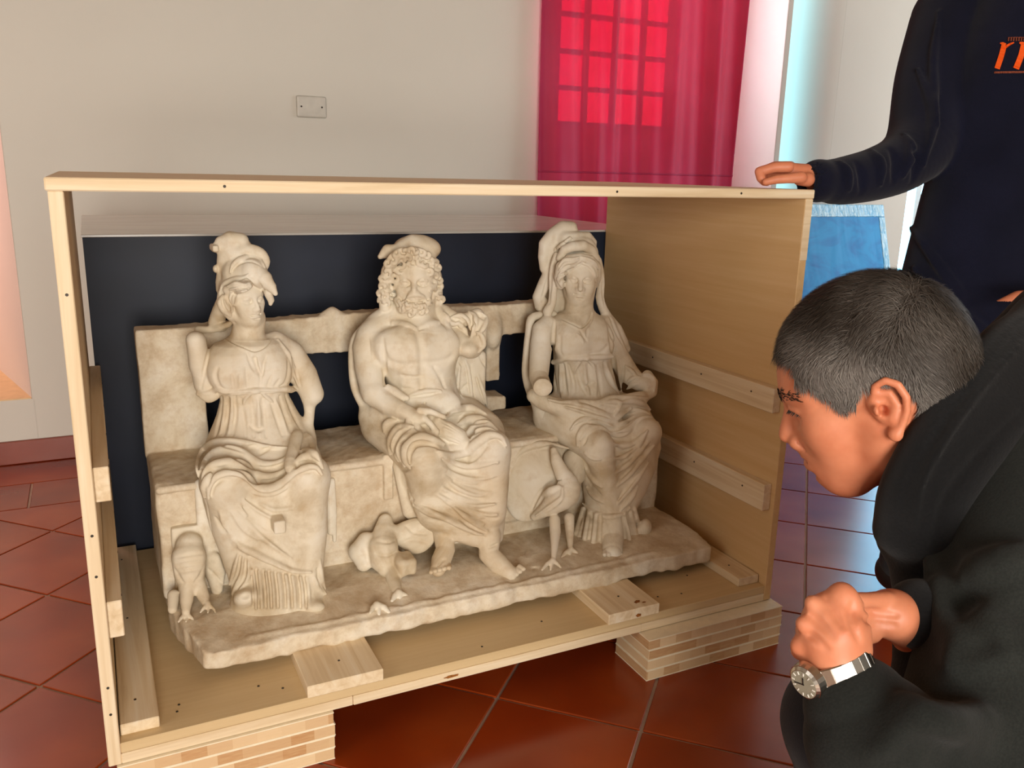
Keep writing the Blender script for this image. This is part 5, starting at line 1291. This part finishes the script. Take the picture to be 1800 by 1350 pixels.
for an, ll_ in ((1.1, .008), (2.9, .011)):
    ra = tn*math.cos(an)+wa*math.sin(an); tb = np.cross(nr, ra); c_ = P0+nr*.0082+ra*ll_*.4
    me = box_mesh('watch_hand', (-ll_*.5, -.0005, -.0002), (ll_*.5, .0005, .0002), 0); me.transform(Matrix(((ra[0], tb[0], nr[0], c_[0]), (ra[1], tb[1], nr[1], c_[1]), (ra[2], tb[2], nr[2], c_[2]), (0, 0, 0, 1)))); put('watch_hand', me, M_SHOE)

# ---- standing person in the navy sweatshirt -----------------------------------------
pb = empty('person', (2.0, 0.02, 0)); tag(pb, 'standing person in a navy sweatshirt resting a fist on top of the crate', 'person')
def make_body_b():
    s = SDF((1.30, -.30, .84), (2.42, .30, 1.91), .0032)
    Z = zm(1300, 260, 10)
    def ch(pts, k=.006): chain_pd(s, [(1300+a/10, 260+b/10, d, r/10) for a, b, d, r in pts], k)
    # left fist on the crate edge
    ch([(1420, 470, 1.86, 185), (1250, 480, 1.845, 190), (1080, 450, 1.845, 170), (880, 400, 1.85, 140)], .012)
    ch([(1200, 560, 1.82, 120), (1050, 560, 1.815, 100)], .012); ch([(900, 440, 1.85, 120), (650, 450, 1.86, 95), (500, 480, 1.868, 80)], .008)
    for i in range(4):
        dd = 1.822+i*.019
        ch([(860+i*10, 335, dd, 100), (620, 340-i*4, dd, 92), (350+i*14, 415, dd, 84), (375+i*14, 530, dd-.002, 78), (440+i*14, 605, dd-.002, 66)], .003)
    ch([(1080, 520, 1.805, 105), (850, 540, 1.80, 82), (650, 555, 1.80, 78), (460, 600, 1.803, 62)], .004)
    # arms and trunk inside the sweatshirt
    chain_pd(s, [(1442, 316, 1.86, 26), (1600, 290, 1.98, 36), (1640, 200, 2.04, 40), (1670, 80, 2.07, 44), (1720, 30, 2.08, 40)], .01)
    s.loft([(.86, 2.07, -.02, .11, .06), (1.1, 2.07, -.02, .12, .06), (1.35, 2.06, -.01, .12, .06), (1.45, 2.05, .0, .09, .05)], .03, yaw=-.3)
    chain_pd(s, [(1960, 60, 2.1, 55), (2010, 260, 2.05, 40), (1990, 440, 1.96, 32), (1880, 525, 1.90, 28), (1850, 545, 1.885, 30)], .01)
    # right hand at the hip: pointing finger, folded others
    chain_pd(s, [(1870, 545, 1.885, 34), (1830, 550, 1.88, 36)], .01)
    chain_pd(s, [(1832, 525, 1.87, 17), (1790, 526, 1.862, 15), (1757, 539, 1.858, 12)], .004)
    for i in range(3): chain_pd(s, [(1830, 548+i*16, 1.87, 17), (1800, 560+i*16, 1.86, 16), (1805, 575+i*14, 1.852, 14)], .004)
    # neck and head (above the frame)
    s.chain([(2.05, .01, 1.44), (2.05, 0, 1.56), (2.02, 0, 1.67)], (.062, .06, .058), .03)
    P = np.array((2.01, -.005, 1.755)); L = Local(s, P, frame(P, -35, 14, 0), .225); head(L, male=True)
    return s
sB = make_body_b(); body_b = link('body', sB.mesh('body'), M_SKIN_B, pb)
P_ = np.array((2.01, -.005, 1.755)); s = SDF(P_-.17, P_+.17, .004); L = Local(s, P_, frame(P_, -35, 14, 0), .225)
L.e((0, .09, .15), (.37, .455, .39), .02); L.e((0, -.42, -.25), (.6, .45, .42), .03, 'sub'); L.e((0, .1, -.52), (.6, .6, .4), .03, 'sub')
link('hair', s.mesh('hair'), M_DARKHAIR, pb)
def make_sweat():
    s = SDF((1.44, -.34, .62), (2.46, .36, 1.68), .0045)
    # trunk: silhouette read at the left edge
    rows = []
    for px, py in ((1668, -60), (1640, 0), (1622, 60), (1606, 150), (1603, 230), (1608, 290), (1603, 350), (1598, 420), (1594, 480), (1588, 560), (1586, 640)):
        E_ = PD(px, py, 2.06); rows.append((E_[2], E_[0], E_[1]))
    ctr = np.array((2.055, -.035))
    s.loft([(z, (x+ctr[0]+.19)/2+.0, -.03, max(.10, ctr[0]+.20-(x+ctr[0]+.19)/2), .135) for z, x, y in rows]+[(1.55, 2.06, 0.0, .17, .10), (1.62, 2.06, 0.0, .075, .075)], .02, yaw=-.32)
    chain_pd(s, [(1438, 318, 1.855, 37), (1450, 318, 1.865, 36), (1480, 318, 1.885, 41), (1540, 305, 1.93, 46), (1590, 282, 1.97, 52), (1625, 240, 2.01, 62), (1650, 140, 2.05, 72), (1690, 40, 2.07, 85)], .012, smooth=8)
    chain_pd(s, [(1930, 40, 2.10, 85), (2000, 180, 2.06, 66), (2020, 330, 2.0, 56), (1960, 460, 1.94, 46), (1890, 525, 1.90, 38)], .02)
    chain_pd(s, [(1432, 318, 1.852, 30), (1440, 318, 1.857, 26)], .003, 'sub')
    for q, r in ((((1475, 282), (1490, 300), (1495, 335)), 6), (((1530, 262), (1548, 285), (1550, 325)), 7), (((1590, 235), (1602, 262), (1590, 310)), 8), (((1612, 120), (1640, 200), (1625, 290)), 7), (((1600, 400), (1660, 480), (1720, 560)), 7), (((1650, 20), (1640, 120), (1650, 220)), 6), (((1605, 470), (1640, 540), (1690, 590)), 6)): s.fold(q, r, .010, .002)
    for q, r in ((((1505, 285), (1515, 310), (1515, 340)), 6), (((1565, 262), (1575, 285), (1570, 320)), 7), (((1606, 250), (1612, 280), (1604, 320)), 7), (((1625, 430), (1690, 520), (1750, 580)), 7)): s.groove(q, r, .010)
    return s
sW = make_sweat(); link('sweatshirt', sW.mesh('sweatshirt'), M_NAVY_S, pb)
def make_trousers_b():
    s = SDF((1.80, -.26, .06), (2.30, .26, .80), .007)
    s.loft([(.60, 2.05, 0, .17, .12), (.78, 2.05, 0, .165, .115)], .03, yaw=-.2)
    for x in (-.09, .09): s.chain([(2.05+x, 0, .70), (2.05+x*1.2, -.01, .45), (2.05+x*1.25, .02, .10)], (.09, .075, .062), .03)
    return s.mesh('trousers')
link('trousers', make_trousers_b(), M_TROUS, pb)
for x in (-.11, .115):
    s = SDF((2.05+x-.09, -.24, -.01), (2.05+x+.09, .14, .16), .005)
    s.chain([(2.05+x, .04, .06), (2.05+x, -.06, .052), (2.05+x-.02, -.16, .042)], (.055, .05, .042), .02)
    w_ = s.win((-9, -9, -9), (9, 9, .003)); s.F[w_[0]] = .08
    link('shoe', s.mesh('shoe'), M_SHOE, pb)
# orange chest print
M_PRINT = plain('orange_print', (232, 88, 22), .7, .2); M_PRINT2 = plain('rust_print', (128, 66, 46), .7, .2)
def decal(name, strokes, mat):
    V = []; Fc = []
    for pts in strokes:                                # (x, y, width) in zoom units of the print
        q = spline2(np.array(pts, float), 2.0*7.5); q[:, :2] = q[:, :2]/7.5+np.array((1680, 0)); q[:, 2] /= 7.5
        tg = np.gradient(q[:, :2], axis=0); tg /= np.linalg.norm(tg, axis=1, keepdims=True)+1e-9
        n_ = np.c_[-tg[:, 1], tg[:, 0]]
        rows = np.stack([q[:, :2]-n_*q[:, 2:]/2, q[:, :2]+n_*q[:, 2:]/2], 1).reshape(-1, 2)
        t = sW.hit(rows); bad = np.isnan(t)
        if bad.any(): t[bad] = np.nanmean(t)
        P = np.array([CAM+RAY(*a)*(b-.0022) for a, b in zip(rows, t)]); Pb = np.array([CAM+RAY(*a)*(b+.0008) for a, b in zip(rows, t)])
        b0 = len(V); V += list(P)+list(Pb); m_ = len(rows)
        for i in range(0, m_-2, 2):
            Fc.append((b0+i, b0+i+1, b0+i+3, b0+i+2)); Fc.append((b0+i, b0+i+2, b0+m_+i+2, b0+m_+i)); Fc.append((b0+i+1, b0+m_+i+1, b0+m_+i+3, b0+i+3))
    link(name, mesh_py(name, V, Fc), mat, pb)
decal('chest_print', [[(640, 590, 70), (600, 740, 72), (545, 905, 72)], [(585, 568, 14), (620, 575, 40), (650, 600, 60)], [(640, 640, 30), (700, 590, 30), (770, 560, 16)], [(840, 562, 20), (890, 580, 60), (900, 620, 78)], [(895, 600, 76), (860, 740, 78), (795, 905, 80)],
                      [(900, 650, 30), (960, 590, 30), (1030, 560, 16)], [(1100, 562, 20), (1150, 580, 60), (1160, 620, 78)], [(1155, 600, 76), (1120, 740, 78), (1060, 905, 80)], [(1060, 905, 60), (1110, 910, 30), (1160, 880, 12)]], M_PRINT)
decal('chest_print_rule', [[(508, 955, 26), (800, 950, 26), (1200, 945, 26)]], M_PRINT2)
decal('chest_print_caption', [[(700+i*34, 490, 18), (696+i*34, 540, 18)] for i in range(14)]+[[(700, 492, 9), (1150, 490, 9)]], M_PRINT2)
